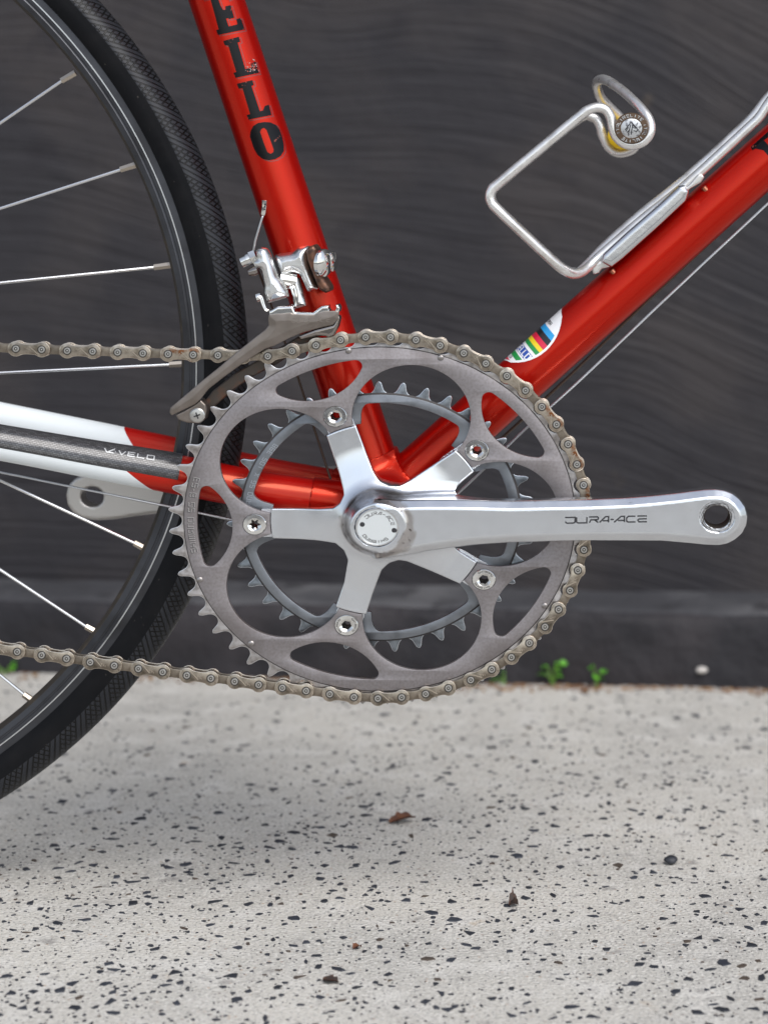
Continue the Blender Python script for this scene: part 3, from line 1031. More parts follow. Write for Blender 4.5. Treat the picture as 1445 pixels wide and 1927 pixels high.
# ------------------------------------------------------------------ weeds
def weed(u, v, h, n, spread, seed, label):
    r = np.random.default_rng(seed)
    g = on_ground(u, v)
    t = empty('weed', g, label, 'weed')
    t['group'] = 'weeds along the foot of the wall'
    st = MB()
    for i in range(n):
        q = r.uniform(0, 6.28)
        zz = h * (0.25 + 0.75 * (i + 1) / n)
        tip = g + np.array([spread * math.cos(q) * r.uniform(.3, 1), spread * 0.6 * math.sin(q) * r.uniform(.3, 1), zz * r.uniform(.8, 1.05)])
        mid = g * 0.5 + tip * 0.5 + np.array([0, 0, 0.12 * h])
        st.add(*tube(spline([g, mid, tip], 3), 0.45, 5))
        L = r.uniform(4.2, 6.2)
        dirv = np.array([math.cos(q), 0.7 * math.sin(q), r.uniform(-.3, .5)])
        dirv /= np.linalg.norm(dirv)
        side = np.cross(dirv, (0, 0, 1.0))
        side /= np.linalg.norm(side)
        side = side * math.cos(.5) + np.cross(dirv, side) * math.sin(r.uniform(-.7, .7))
        up = np.cross(side, dirv)
        pts, fc = [], []
        for j, (a, wv, lift) in enumerate(((0, .08, 0), (.25, .62, .05), (.5, .8, .02), (.78, .55, -.06), (1, .06, -.2))):
            for b in (-1, 0, 1):
                pts.append(tip + dirv * L * a + side * b * wv * L * 0.66 + up * (lift + 0.12 * abs(b)) * L)
        for j in range(4):
            for b in (0, 1):
                fc.append((3 * j + b, 3 * j + b + 1, 3 * j + b + 4, 3 * j + b + 3))
        thick = len(pts)
        pts2 = pts + [p - up * 0.25 for p in pts]
        fc2 = fc + [tuple(i_ + thick for i_ in f[::-1]) for f in fc]
        mesh_obj('leaf', pts2, fc2, 'leaf', t, sharp=None)
    st.build('stem', ['stem'], t)
weed(950, 1291, 9, 4, 7, 1, 'tiny green weed at the wall foot right under the chain')
weed(1040, 1293, 20, 10, 6.5, 2, 'tallest bushy green weed at the wall foot, right of the chainring')
weed(1121, 1296, 18, 7, 5, 3, 'narrow upright green weed at the wall foot, furthest right')
weed(602, 1277, 14, 6, 7, 4, 'green weed at the wall foot seen through the bottom slot of the chainring')
weed(12, 1270, 9, 6, 9, 6, 'low green weed at the wall foot behind the wheel spokes')

# ------------------------------------------------------------------ dead leaves and pebbles on the pavement
def dead_leaf(u, v, L, wd, ang, curl, mname, label, tilt=0.0, seed=0):
    g = on_ground(u, v)
    r = np.random.default_rng(seed)
    V, Fc = [], []
    n = 9
    ca, sa = math.cos(ang), math.sin(ang)
    for top_ in (0, 1):
        for i in range(n):
            a = i / (n - 1)
            hw = wd * 0.5 * (math.sin(math.pi * min(1, a * 0.97 + 0.02)) ** 0.7) * (1 + 0.25 * math.sin(i * 2.3 + seed))
            for b in (-1, -.5, 0, .5, 1):
                x, y = (a - .5) * L, b * hw
                z = 0.8 + curl * (b * b) * hw * 0.9 + tilt * a * L + 0.6 * math.sin(3 * a + b)
                V.append((g[0] + x * ca - y * sa, g[1] + x * sa + y * ca, z + (0.35 if top_ else 0)))
    m = n * 5
    for i in range(n - 1):
        for j in range(4):
            q = (i * 5 + j, i * 5 + j + 1, i * 5 + j + 6, i * 5 + j + 5)
            Fc.append(tuple(k + m for k in q))
            Fc.append(q[::-1])
    V = [(x, y, max(0.35, z)) for x, y, z in V]
    o = mesh_obj('dead_leaf', V, Fc, mname, sharp=None)
    o['label'] = label
    o['category'] = 'dead leaf'
dead_leaf(757, 1549, 16, 11, 0.25, 0.55, 'dry', 'curled brown dead leaf lying on the grey pavement below the chainring', 0.12, 1)
dead_leaf(966, 1706, 5, 13, 0.1, 0.9, 'drydark', 'dark shrivelled leaf scrap standing up on the pavement, right of middle', 0.0, 5)
dead_leaf(672, 1786, 5, 4.5, 0.6, 0.5, 'dry', 'tiny rusty leaf crumb on the front part of the pavement', 0.0, 3)
dead_leaf(622, 1849, 9, 7, 2.6, 0.25, 'drydark', 'flat dark brown leaf scrap at the front edge of the pavement', 0.0, 8)
gp = on_ground(1262, 1626)
pe = MB().add(*blob((gp[0], gp[1], 2.4), 4.1, 3.4, 2.4, 9, 0.12)).build('pebble', ['chip'])
pe['label'] = 'round dark pebble lying on the pavement at the right'
pe['category'] = 'pebble'

# ================================================================== BICYCLE
BY = 43.5                                   # middle plane of the bicycle
BB = W(725.4, 953, BY)
bike = empty('bicycle', (BB[0], BB[1], 0), 'red road bicycle with silver crank and bronze chain standing in front of the charcoal wall', 'bicycle')

def ray_cyl(u, v, O, d, r):
    """first hit of the sight line (u, v) with a cylinder -> (s, arc)"""
    c = np.array([CAMX, -DIST, CAMZ])
    q = W(u, v, 0) - c
    q /= np.linalg.norm(q)
    d = d / np.linalg.norm(d)
    oc = c - O
    a_ = q - d * (q @ d)
    b_ = oc - d * (oc @ d)
    A, B, Cc = a_ @ a_, 2 * a_ @ b_, b_ @ b_ - r * r
    D = B * B - 4 * A * Cc
    t = (-B - math.sqrt(max(D, 0))) / (2 * A)
    p = c + q * t
    s = (p - O) @ d
    e1, e2 = tube_basis(d)
    rr = p - O - d * s
    return s, math.atan2(rr @ e2, rr @ e1) * r
def tube_basis(d):
    e1 = np.array([0, -1.0, 0])
    e1 = e1 - d * (e1 @ d)
    e1 /= np.linalg.norm(e1)
    e2 = np.cross(d, e1)
    return e1, e2
def wrap(O, d, r, dr=0.06):
    d = d / np.linalg.norm(d)
    e1, e2 = tube_basis(d)
    def fm(s, a):
        q = a / r
        return O + d * s + (r + dr) * (math.cos(q) * e1 + math.sin(q) * e2)
    return fm
def fill(loops, step=1.0):
    """filled polygon with holes in (s, a); cut into strips so it can bend round a tube"""
    bm = bmesh.new()
    for lp in loops:
        vs_ = [bm.verts.new((p[0], p[1], 0)) for p in lp]
        for a, b in zip(vs_, vs_[1:] + vs_[:1]):
            bm.edges.new((a, b))
    bmesh.ops.triangle_fill(bm, edges=bm.edges[:], use_beauty=True, use_dissolve=False)
    ys = [p[1] for lp in loops for p in lp]
    y = math.floor(min(ys)) + 0.37
    while y < max(ys):
        bmesh.ops.bisect_plane(bm, geom=bm.verts[:] + bm.edges[:] + bm.faces[:], plane_co=(0, y, 0), plane_no=(0, 1, 0))
        y += step
    bm.verts.index_update()
    V = [tuple(v.co) for v in bm.verts]
    Fc = [tuple(v.index for v in f.verts) for f in bm.faces]
    bm.free()
    return V, Fc
def face_out(V, Fc, ref):
    """turn faces so they look away from the point/axis function ref(p)"""
    out = []
    V = np.asarray(V)
    for f in Fc:
        a, b, c = V[f[0]], V[f[1]], V[f[2]]
        n = np.cross(b - a, c - a)
        out.append(f if n @ (a - ref(a)) > 0 else f[::-1])
    return out

# ---- tubes
def straight(a, b, r, n=48, segs=6):
    return tube([a + (b - a) * i / segs for i in range(segs + 1)], r, n)
ST_R, DT_R = 14.5, 13.8
st_top = W(408, 0, BY)
st_d = (st_top - BB) / np.linalg.norm(st_top - BB)
seat_tube = mesh_obj('seat_tube', *straight(BB + st_d * 10, BB + st_d * 470, ST_R), 'red', bike, sharp=50)
dt_far = W(1445, 296, BY)
dt_d = (dt_far - W(800, 874.5, BY)) / np.linalg.norm(dt_far - W(800, 874.5, BY))
DT_O = dt_far - dt_d * 290
down_tube = mesh_obj('down_tube', *straight(DT_O + dt_d * 12, DT_O + dt_d * 560, DT_R), 'red', bike, sharp=50)
# chainstays
rs_px = [(-420, 762, -28, 8.0), (0, 834, 2, 8.9), (180, 866.5, 12, 9.7), (337, 893.5, 19, 10.4), (491, 923, 24, 10.2), (640, 944, 25, 10.0)]
ls_px = [(-330, 716, 112, 8.0), (0, 785, 90, 8.4), (232, 833, 79, 8.7), (334, 854.5, 74, 8.9), (508, 893, 66, 9.0), (690, 925, 62, 9.0)]
def stay_path(px):
    P = spline([np.append(W(u, v, y), r) for u, v, y, r in px], 10)
    return P[:, :3], P[:, 3]
rs_p, rs_r = stay_path(rs_px)
ls_p, ls_r = stay_path(ls_px)
M['stay_r'] = stay_paint('chainstay_paint', W(229, 880, 3), W(270, 918, 3))
M['stay_l'] = stay_paint('far_chainstay_paint', W(232, 805, 75), W(261, 845, 75))
stay = mesh_obj('chain_stay', *tube(rs_p, rs_r, 36), 'stay_r', bike, sharp=50)
stay_l = mesh_obj('chain_stay', *tube(ls_p, ls_r, 36), 'stay_l', bike, sharp=50)
# carbon guard over the upper half of the near chainstay
def guard():
    V, Fc, UV = [], [], []
    sel = [i for i in range(len(rs_p)) if rs_p[i][0] < W(350, 0, 18)[0]]
    na = 22
    L = 0
    ring0 = None
    for ii, i in enumerate(sel):
        p = rs_p[i]
        T = rs_p[min(i + 1, len(rs_p) - 1)] - rs_p[max(i - 1, 0)]
        T /= np.linalg.norm(T)
        if ii:
            L += np.linalg.norm(p - rs_p[sel[ii - 1]])
        e1 = np.array([0, -1.0, 0])
        e1 -= T * (e1 @ T)
        e1 /= np.linalg.norm(e1)
        e2 = np.cross(e1, T)
        if e2[2] < 0:
            e2 = -e2
        rr = rs_r[i] + 0.9
        for j in range(na + 1):
            q = R(-6 + 165 * j / na)
            edge = 0.0 if 0 < j < na else -0.85
            V.append(p + (rr + edge) * (math.cos(q) * e1 + math.sin(q) * e2))
            UV.append((L, q * rr))
    for a in range(len(sel) - 1):
        for j in range(na):
            k = na + 1
            Fc.append((a * k + j, (a + 1) * k + j, (a + 1) * k + j + 1, a * k + j + 1))
    Fc.append(tuple((len(sel) - 1) * (na + 1) + j for j in range(na + 1)))
    return V, Fc, UV
gV, gF, gU = guard()
mesh_obj('stay_guard', gV, gF, 'carbon', stay, uvs=gU, sharp=40)
# VELO on the guard
def guard_map(s, t):
    """s mm along from u=190, t mm up round the guard"""
    x = W(190, 0, 10)[0] + s
    i = int(np.searchsorted(rs_p[:, 0], x)) - 1
    f = (x - rs_p[i][0]) / (rs_p[i + 1][0] - rs_p[i][0])
    p = rs_p[i] * (1 - f) + rs_p[i + 1] * f
    T = rs_p[i + 1] - rs_p[i]
    T /= np.linalg.norm(T)
    e1 = np.array([0, -1.0, 0])
    e1 -= T * (e1 @ T)
    e1 /= np.linalg.norm(e1)
    e2 = np.cross(e1, T)
    if e2[2] < 0:
        e2 = -e2
    rr = rs_r[i] + 1.0
    q = R(38) + t / rr
    return p + (rr) * (math.cos(q) * e1 + math.sin(q) * e2)
tx = MB()
ribbon(tx, [(0, 2.6), (1.4, 0.3), (5.0, 0.3)], 0.6, guard_map)
ribbon(tx, [(2.4, 0.6), (5.2, 3.0), (5.8, 0.8)], 0.8, guard_map)
text(tx, 'VELO', 7.4, 2.5, 4.9, 3.5, 0.55, guard_map)
tx.build('lettering', ['silver_print'], stay, sharp=None)

# bottom bracket with lugs
def bb_f(p):
    q = p.copy()
    q[:, 0] = BB[0] + (p[:, 0] - BB[0]) / 1.1
    rad = np.hypot(q[:, 0] - BB[0], p[:, 2] - BB[2]) - 17.6
    sh = np.maximum(rad, np.abs(p[:, 1] - BY) - 33.5)
    a = cylseg(p, BB, BB + st_d * 28, ST_R + 1.0)
    a2 = cylseg(p, DT_O + dt_d * 8, DT_O + dt_d * 31, DT_R + 1.0)
    i = len(rs_p) - 9
    c1 = cylseg(p, rs_p[-1] + 0.0, rs_p[-1] + (rs_p[i] - rs_p[-1]) * 0.45, 11.0)
    e = (BB - rs_p[-1])
    c1 = np.minimum(c1, seg(p, rs_p[-1], BB + np.array([0, -18, 0]), 11.0))
    c2 = np.minimum(cylseg(p, ls_p[-1], ls_p[-1] + (ls_p[-9] - ls_p[-1]) * 0.45, 9.9), seg(p, ls_p[-1], BB + np.array([0, 18, 0]), 9.9))
    d = smin(sh, smin(a, a2, 9), 9)
    d = smin(d, smin(c1, c2, 3), 7)
    d = np.maximum(d, np.abs(p[:, 1] - BY) - 33.5)
    return np.maximum(d, 15.0 - np.hypot((p[:, 0] - BB[0]), (p[:, 2] - BB[2])))
sdf_obj('bottom_bracket_shell', bb_f, (BB[0] - 55, 8, BB[2] - 26), (BB[0] + 48, 79, BB[2] + 52), 1.0, 'red', bike)
mesh_obj('bearing_cup', *lathe([(6, 6.8), (16.0, 6.8), (18.3, 7.4), (18.6, 9.8), (16, 9.9)], 40, 0.9, (BB[0], 0, BB[2])), 'steel', bike)

# ---- seat tube lettering: E L L O stacked down the tube
zp = lambda pts: [(340 + x / 5.84, y / 5.84) for x, y in pts]
LET = {
 'E': [zp([(225, -75), (520, -155), (560, -20), (520, 0), (500, -60), (405, -40), (440, 60), (470, 110), (495, 105), (490, 70), (550, 55), (590, 195), (535, 210), (525, 200), (500, 205), (530, 290), (625, 268), (615, 210), (662, 195), (706, 325), (412, 385), (393, 330), (420, 323), (345, 45), (325, -20), (245, 0)])],
 'L1': [zp([(470, 450), (640, 403), (657, 458), (628, 468), (712, 760), (768, 745), (775, 700), (825, 675), (862, 802), (605, 855), (582, 800), (612, 792), (525, 500), (486, 497)])],
 'L2': [zp([(620, 920), (790, 880), (805, 935), (780, 945), (872, 1222), (905, 1215), (925, 1165), (970, 1150), (1000, 1265), (745, 1315), (728, 1262), (765, 1255), (680, 968), (640, 975)])],
 'O': [zp([(763, 1500), (770, 1440), (800, 1385), (850, 1352), (920, 1340), (990, 1345), (1050, 1375), (1090, 1430), (1115, 1500), (1135, 1590), (1135, 1660), (1100, 1715), (1040, 1750), (970, 1762), (900, 1745), (845, 1700), (805, 1630)]),
       zp([(875, 1450), (890, 1415), (920, 1406), (945, 1430), (985, 1535), (1022, 1640), (1020, 1672), (990, 1690), (955, 1672), (915, 1570)])],
}
ST_fm = wrap(BB, st_d, ST_R, 0.07)
ST_fm2 = wrap(BB, st_d, ST_R, 0.03)
ax_ref = lambda p: BB + st_d * ((p - BB) @ st_d)
def densify(lp, k=3):
    out = []
    for a, b in zip(lp, lp[1:] + lp[:1]):
        for i in range(k):
            out.append((a[0] + (b[0] - a[0]) * i / k, a[1] + (b[1] - a[1]) * i / k))
    return out
for key, loops in LET.items():
    L2 = [[ray_cyl(u, v, BB, st_d, ST_R) for u, v in densify(lp)] for lp in loops]
    V, Fc = fill(L2)
    V3 = [ST_fm(s, a) for s, a, _ in V]
    mesh_obj('letter', V3, face_out(V3, Fc, ax_ref), 'black_print', seat_tube, sharp=None)
    mb = MB()
    o = [(s - 0.9, a + 0.9) for s, a in L2[0]]
    ribbon(mb, o + o[:1], 0.35, ST_fm2)
    mb.f = face_out(mb.v, mb.f, ax_ref)
    mb.build('letter_outline', ['outline_print'], seat_tube, sharp=None)
# scuffed patch on the foot of the first L
sc_l = MB()
for i in range(46):
    x_, y_ = rng.normal(790, 34), rng.normal(742, 36)
    q_ = rng.uniform(0, 6.28)
    l_ = rng.uniform(6, 20)
    pts_ = [ray_cyl(*zp([(x_ + l_ * t_ * math.cos(q_ + t_), y_ + l_ * t_ * math.sin(q_ + t_))])[0], BB, st_d, ST_R) for t_ in (-.5, 0, .5)]
    ribbon(sc_l, pts_, rng.uniform(0.15, 0.55), wrap(BB, st_d, ST_R, 0.11 + 0.0008 * i), int(rng.integers(2)))
sc_l.f = face_out(sc_l.v, sc_l.f, ax_ref)
M['scuff_a'] = mat('scuff_pale', (0.36, 0.27, 0.26), 0.5)
M['scuff_b'] = mat('scuff_orange', (0.42, 0.06, 0.03), 0.4)
sc_l.build('scuff', ['scuff_a', 'scuff_b'], seat_tube, sharp=None)
# ---- letter at the right edge of the down tube
dzp = lambda pts: [(1145 + x / 4.817, 150 + y / 4.817) for x, y in pts]
ax_dt = lambda p: DT_O + dt_d * ((p - DT_O) @ dt_d)
DT_fm = wrap(DT_O, dt_d, DT_R, 0.07)
P_px = [dzp([(1285, 610), (1420, 490), (1640, 300), (1900, 420), (1800, 560), (1640, 620), (1500, 700), (1462, 712), (1400, 640), (1330, 625), (1300, 640)])]
L2 = [[ray_cyl(u, v, DT_O, dt_d, DT_R) for u, v in densify(lp)] for lp in P_px]
hole = [[ray_cyl(u, v, DT_O, dt_d, DT_R) for u, v in densify(dzp([(1405, 550), (1470, 500), (1640, 420), (1740, 470), (1600, 560), (1450, 600)]))]]
V, Fc = fill(L2 + hole)
V3 = [DT_fm(s, a) for s, a, _ in V]
mesh_obj('letter', V3, face_out(V3, Fc, ax_dt), 'black_print', down_tube, sharp=None)
# ---- round champion sticker over the top edge of the down tube
sA = ray_cyl(950, 684, DT_O, dt_d, DT_R)
sB = ray_cyl(1062, 580, DT_O, dt_d, DT_R)
sm = ray_cyl(1018, 658, DT_O, dt_d, DT_R)
s_mid = (sA[0] + sB[0]) / 2 - 0.5
top_a = math.pi / 2 * DT_R * (1 if sA[1] > 0 else -1)
sg_ = 1 if top_a > 0 else -1
a_lo = abs(sm[1])
ry = abs(top_a) - a_lo + 2.2
rx = 21.5
def disc_band(s0, s1, k=1.0, amin=-1e9, amax=1e9, n=14):
    """part of the sticker disc between s0 and s1 (relative to its centre); a measured away from its middle line towards the viewer"""
    pts = []
    for i in range(n + 1):
        s = s0 + (s1 - s0) * i / n
        h = ry * k * math.sqrt(max(0.0, 1 - (s / (rx * k)) ** 2))
        pts.append((s, max(min(h, amax), amin)))
    for i in range(n + 1):
        s = s1 + (s0 - s1) * i / n
        h = -ry * k * math.sqrt(max(0.0, 1 - (s / (rx * k)) ** 2))
        pts.append((s, max(min(h, amax), amin)))
    return pts
def stick(bands, dr, mats, name):
    fm = wrap(DT_O, dt_d, DT_R, dr)
    mb = MB()
    for pts, mi in bands:
        lp = [(s_mid + s, top_a - sg_ * a) for s, a in pts]
        cl = [lp[0]]
        for p in lp[1:]:
            if math.hypot(p[0] - cl[-1][0], p[1] - cl[-1][1]) > 0.02:
                cl.append(p)
        if math.hypot(cl[0][0] - cl[-1][0], cl[0][1] - cl[-1][1]) < 0.02:
            cl.pop()
        V, Fc = fill([cl])
        V3 = [fm(s, a) for s, a, _ in V]
        mb.add(V3, face_out(V3, Fc, ax_dt), mi)
    return mb.build(name, mats, down_tube, sharp=None)
stick([(disc_band(-rx, rx), 0)], 0.06, ['st_white'], 'sticker')
E1 = 0.93
stick([(disc_band(5.6, 8.9, E1), 0), (disc_band(2.3, 5.6, E1), 1), (disc_band(-0.8, 2.3, E1), 2), (disc_band(-3.2, -0.8, E1), 3), (disc_band(-5.6, -3.2, E1), 4),
       (disc_band(-11.9, -7.3, E1), 5), (disc_band(-15.6, -12.8, E1), 4), (disc_band(-20, -18.2, E1), 2)], 0.11,
      ['st_cyan', 'st_black', 'st_pink', 'st_yel', 'st_green', 'st_blue'], 'sticker_stripes')
def stick_map(s0, a0, dr=0.16):
    fm = wrap(DT_O, dt_d, DT_R, dr)
    # text runs down the curve of the tube (towards the viewer); letter tops point up the tube
    return lambda x, t: fm(s_mid + s0 + t, top_a - sg_ * (a0 + x))
mb = MB()
text(mb, 'VELLO', 0.2, 3.5, 3.0, 2.2, 0.72, stick_map(-11.35, 0.9))
mb.f = face_out(mb.v, mb.f, ax_dt)
mb.build('sticker_lettering', ['st_white'], down_tube, sharp=None)
mb = MB()
text(mb, 'LA', 0.2, 1.7, 1.5, 1.1, 0.3, stick_map(-17.6, 3.5))
mb.f = face_out(mb.v, mb.f, ax_dt)
mb.build('sticker_lettering', ['st_black'], down_tube, sharp=None)
mb = MB()
text(mb, 'CORSA', 0.2, 1.7, 1.5, 1.1, 0.3, stick_map(10.4, 1.0))
mb.f = face_out(mb.v, mb.f, ax_dt)
mb.build('sticker_lettering', ['st_black'], down_tube, sharp=None)

# ---- rear wheel
wheel_t = R(-14)                             # the flattened circle leans, as measured
WC = W(-705, 632, BY)
def wheel_pt(r, q, y):
    a, b = r * math.cos(q), r * 0.88 * math.sin(q)
    c, s = math.cos(wheel_t), math.sin(wheel_t)
    return (WC[0] + a * c - b * s, BY + y, WC[2] + a * s + b * c)
wheel = empty('rear_wheel', WC, parent=bike)
def wheel_ring(prof, n, uvr=None):
    V, Fc, UV = [], [], []
    P = len(prof)
    for j in range(n + 1):
        q = 2 * math.pi * j / n
        for r, y, *uv in prof:
            V.append(wheel_pt(r, q, y))
            UV.append((q * 339, uv[0] if uv else 0))
    for j in range(n):
        for i in range(P - 1):
            Fc.append((j * P + i, j * P + i + 1, (j + 1) * P + i + 1, (j + 1) * P + i))
    return V, Fc, UV
TC, TR = 325.3, 13.6
tp = []
for k in range(41):
    q = R(-128 + 256 * k / 40)               # 0 = crown
    rr = TR * (1.0 if abs(q) > R(77) else 1.03)
    tp.append((TC + rr * math.cos(q), rr * math.sin(q), q * TR))
tp = [(317.0, -9.2, -33)] + tp + [(317.0, 9.2, 33)]
tV, tF, tU = wheel_ring(tp, 420)
P_ = len(tp)
tm = [1 if abs(R(-128 + 256 * (((f[0] % P_) - 0.5)) / 40)) < R(77) else 0 for f in tF]
ty = MB()
ty.v, ty.f, ty.m = tV, tF, tm
uvl = list(tU)
def tyre_map(s, t):
    """raised sidewall letters: s mm along the sidewall, t mm outward"""
    q = R(24.5) - s / 326 + R(14)
    return wheel_pt(320.6 + t, q, -math.sqrt(max(0, TR ** 2 - (320.6 + t - TC) ** 2)) - 0.16)
n0 = len(ty.v)
text(ty, '28-622 / 700X28C / MADE IN', 4, 3.4, 5.6, 3.4, 0.55, tyre_map)
uvl += [(0, 0)] * (len(ty.v) - n0)
ty.m = ty.m[:len(tF)] + [2] * (len(ty.f) - len(tF))
M['rubber_letter'] = mat('rubber_letters', (0.055, 0.055, 0.058), 0.45)
mesh_obj('tyre', ty.v, ty.f, ['rubber', 'tread', 'rubber_letter'], wheel, midx=ty.m, uvs=uvl, sharp=40)
rp = [(317.5, -8.6), (319.2, -9.6), (319.4, -10.0), (315.0, -10.1), (313.4, -10.2), (313.1, -10.5), (312.4, -10.5), (312.0, -10.2), (310.6, -10.1), (310.2, -9.7), (309.5, -9.7), (309.0, -10.0), (306.0, -9.4), (304.2, -6.8), (303.6, -3), (303.5, 0)]
rp = rp + [(r, -y) for r, y in rp[-2::-1]]
rV, rF, _ = wheel_ring(rp, 300)
Pn = len(rp)
rm = []
for f in rF:
    i = f[0] % Pn
    i = min(i, Pn - 2 - i)
    rm.append(1 if i == 5 else 2 if i >= 12 else 0)
mesh_obj('rim', rV, rF, ['rim', 'rim_line', 'rim_dirty'], wheel, midx=rm, sharp=30)
SP = [((117, 152), (137, 140.5), 705), ((228, 319), (249, 312.5), 615), ((291, 503), (317, 499.5), 602), ((320, 686), (345, 684.5), 735), ((254, 1022), (277, 1034), 581), ((163, 1179), (187, 1192), 615), ((46, 1307), (68, 1323), 707)]
for i, (a, b, v2) in enumerate(SP):
    y0 = BY - 3 if i % 2 else BY - 1
    pa, pb_ = W(*a, y0), W(*b, y0)
    h0 = W(-690, v2, BY - (24 if i % 2 else 34))
    mesh_obj('spoke', *tube([h0, pa], 0.86, 8), 'spoke', wheel)
    d = (pb_ - pa)
    d /= np.linalg.norm(d)
    mb = MB().add(*tube([pa - d * 0.2, pa + d * 4.6, pa + d * 6.4, pb_ + d * 2], [1.75, 1.85, 1.9, 1.9], 6))
    mb.build('nipple', ['nipple'], wheel, sharp=25)
hub = MB().add(*lathe([(4, -50), (5, -46), (17, -30), (17, -27), (12, -24), (11, 24), (17, 27), (17, 30), (5, 46), (4, 50)], 24, 0.88, (WC[0], BY, WC[2])))
hub.build('hub', ['alu_left'], wheel)

# ---- chainrings
def ringpt(r, deg, c=RC):
    return (c[0] + r * math.cos(R(deg)), c[2] + r * math.sin(R(deg)) * KZ)
DELTA = 2.7
BOLT_A = [182.7, 110.7, 38.7, -33.3, -105.3]
def toothed(n, rp, roller, tip, phase, c, tipw=0.9, amp=0.0):
    pts = []
    for i in range(n):
        a0 = phase + 360 / n * i                   # valley centre
        for k in range(-4, 5):                     # roller seat
            q = R(180 - k * 16)
            x, y = rp + roller * math.cos(q), roller * math.sin(q)
            pts.append(ringpt(math.hypot(x, y), a0 + math.degrees(math.atan2(y, x)), c))
        am = a0 + 180 / n
        tp_ = tip + amp * math.sin(i * 2.4)
        wa = math.degrees(tipw / tp_)
        pts.append(ringpt(tp_ - 1.0, am - wa * 1.5, c))
        pts.append(ringpt(tp_, am - wa * 0.5, c))
        pts.append(ringpt(tp_, am + wa * 0.3, c))
        pts.append(ringpt(tp_ - 1.2, am + wa * 1.3, c))
    return pts
def circ(r, c2, n=40, k=KZ, a0=0, a1=360):
    return [(c2[0] + r * math.cos(R(a0 + (a1 - a0) * i / n)), c2[1] + r * math.sin(R(a0 + (a1 - a0) * i / n)) * k) for i in range(n)]
# inner boundary of the big ring: five windows of radius 31, tabs cut at r = 57
def ring_inner():
    """walk round: r(theta) of the union of the five window circles and the centre circle"""
    pts = []
    wc = [(62.4 * math.cos(R(a + 36)), 62.4 * math.sin(R(a + 36))) for a in BOLT_A]
    N = 900
    for i in range(N):
        th = 2 * math.pi * i / N
        dx, dy = math.cos(th), math.sin(th)
        r = 57.0
        for cx, cy in wc:
            b = dx * cx + dy * cy
            q = b * b - (cx * cx + cy * cy - 31 ** 2)
            if q > 0:
                far, near = b + math.sqrt(q), b - math.sqrt(q)
                if far > r and near < 57.5:
                    r = far
        pts.append((RC[0] + r * dx, RC[2] + r * dy * KZ))
    return pts
def slot(a):
    """lens slot outside a bolt: arcs of 95 and 31 mm with rounded tips"""
    rr = 3.6
    A, B, cB = 95.0 - rr, 31.0 - rr, 107.6
    x = (A * A - B * B + cB * cB) / (2 * cB)
    y = math.sqrt(A * A - x * x)
    pts = []
    t1 = math.atan2(y, x)
    for k in range(17):
        q = -t1 + 2 * t1 * k / 16
        pts.append(((A + rr) * math.cos(q), (A + rr) * math.sin(q)))
    # corner at (x, y): from direction t1 to direction of inner arc
    t2 = math.atan2(y, x - cB)
    for k in range(1, 7):
        q = t1 + (t2 - t1) * k / 7
        pts.append((x + rr * math.cos(q), y + rr * math.sin(q)))
    for k in range(17):
        q = t2 + (2 * math.pi - 2 * t2) * k / 16
        pts.append((cB + (B + rr) * math.cos(q), (B + rr) * math.sin(q)))
    for k in range(1, 7):
        q = -t2 + (t2 - t1) * k / 7
        pts.append((x + rr * math.cos(q), -y + rr * math.sin(q)))
    c, s = math.cos(R(a)), math.sin(R(a))
    return [(RC[0] + px * c - py * s, RC[2] + (px * s + py * c) * KZ) for px, py in pts]
slots = [slot(a) for a in BOLT_A]
holes = [circ(5.0, ringpt(65, a)) for a in BOLT_A]
inner_b = ring_inner()
PH = 360 / 53 * 0.5 + 7.3
big = MB()
def rims(V, Fc):
    """1 for chamfer faces, 0 for flats and side walls"""
    V = np.asarray(V)
    out = []
    for f in Fc:
        n = np.cross(V[f[1]] - V[f[0]], V[f[2]] - V[f[0]])
        L = np.linalg.norm(n)
        out.append(1 if L > 0 and 0.15 < abs(n[1]) / L < 0.97 else 0)
    return out
v_, f_ = flat([toothed(53, 107.0, 4.05, 109.9, PH, RC, 1.05, 0.25), circ(99.0, (RC[0], RC[2]), 160)], -1.0, 1.0, 0.34)
big.add(v_, f_, [3 if k else 1 for k in rims(v_, f_)])
big.add(*flat([circ(101.6, (RC[0], RC[2]), 200), inner_b] + slots + holes, -1.75, 1.2, 0.18), 0)
# dark joint line round the raised body
nl = 200
lv = []
for i in range(nl):
    for r_, y_ in ((101.55, -1.30), (102.15, -1.02)):
        x_, z_ = ringpt(r_, 360 * i / nl)
        lv.append((x_, y_ - 0.02, z_))
big.add(lv, [(2 * i, 2 * i + 1, 2 * ((i + 1) % nl) + 1, 2 * ((i + 1) % nl)) for i in range(nl)], 2)
chainring = big.build('chainring', ['ring', 'tooth', 'ring_edge', 'tooth_edge'], bike, sharp=28)
chainring['label'] = 'large grey outer chainring with long curved slots'
for u, v in [(655.8, 660), (829, 673), (376.5, 1091), (473, 1211), (1024.6, 1139.6)]:
    c_ = W(u, v, -2)
    mesh_obj('shift_pin', *lathe([(0.01, -2.55), (1.0, -2.5), (1.55, -2.2), (1.7, -1.9), (1.7, -1.0)], 18, 0.9, (c_[0], 0, c_[2])), 'tooth', chainring)
tx = MB()
WD = {'I': 0.9, '-': 1.6}
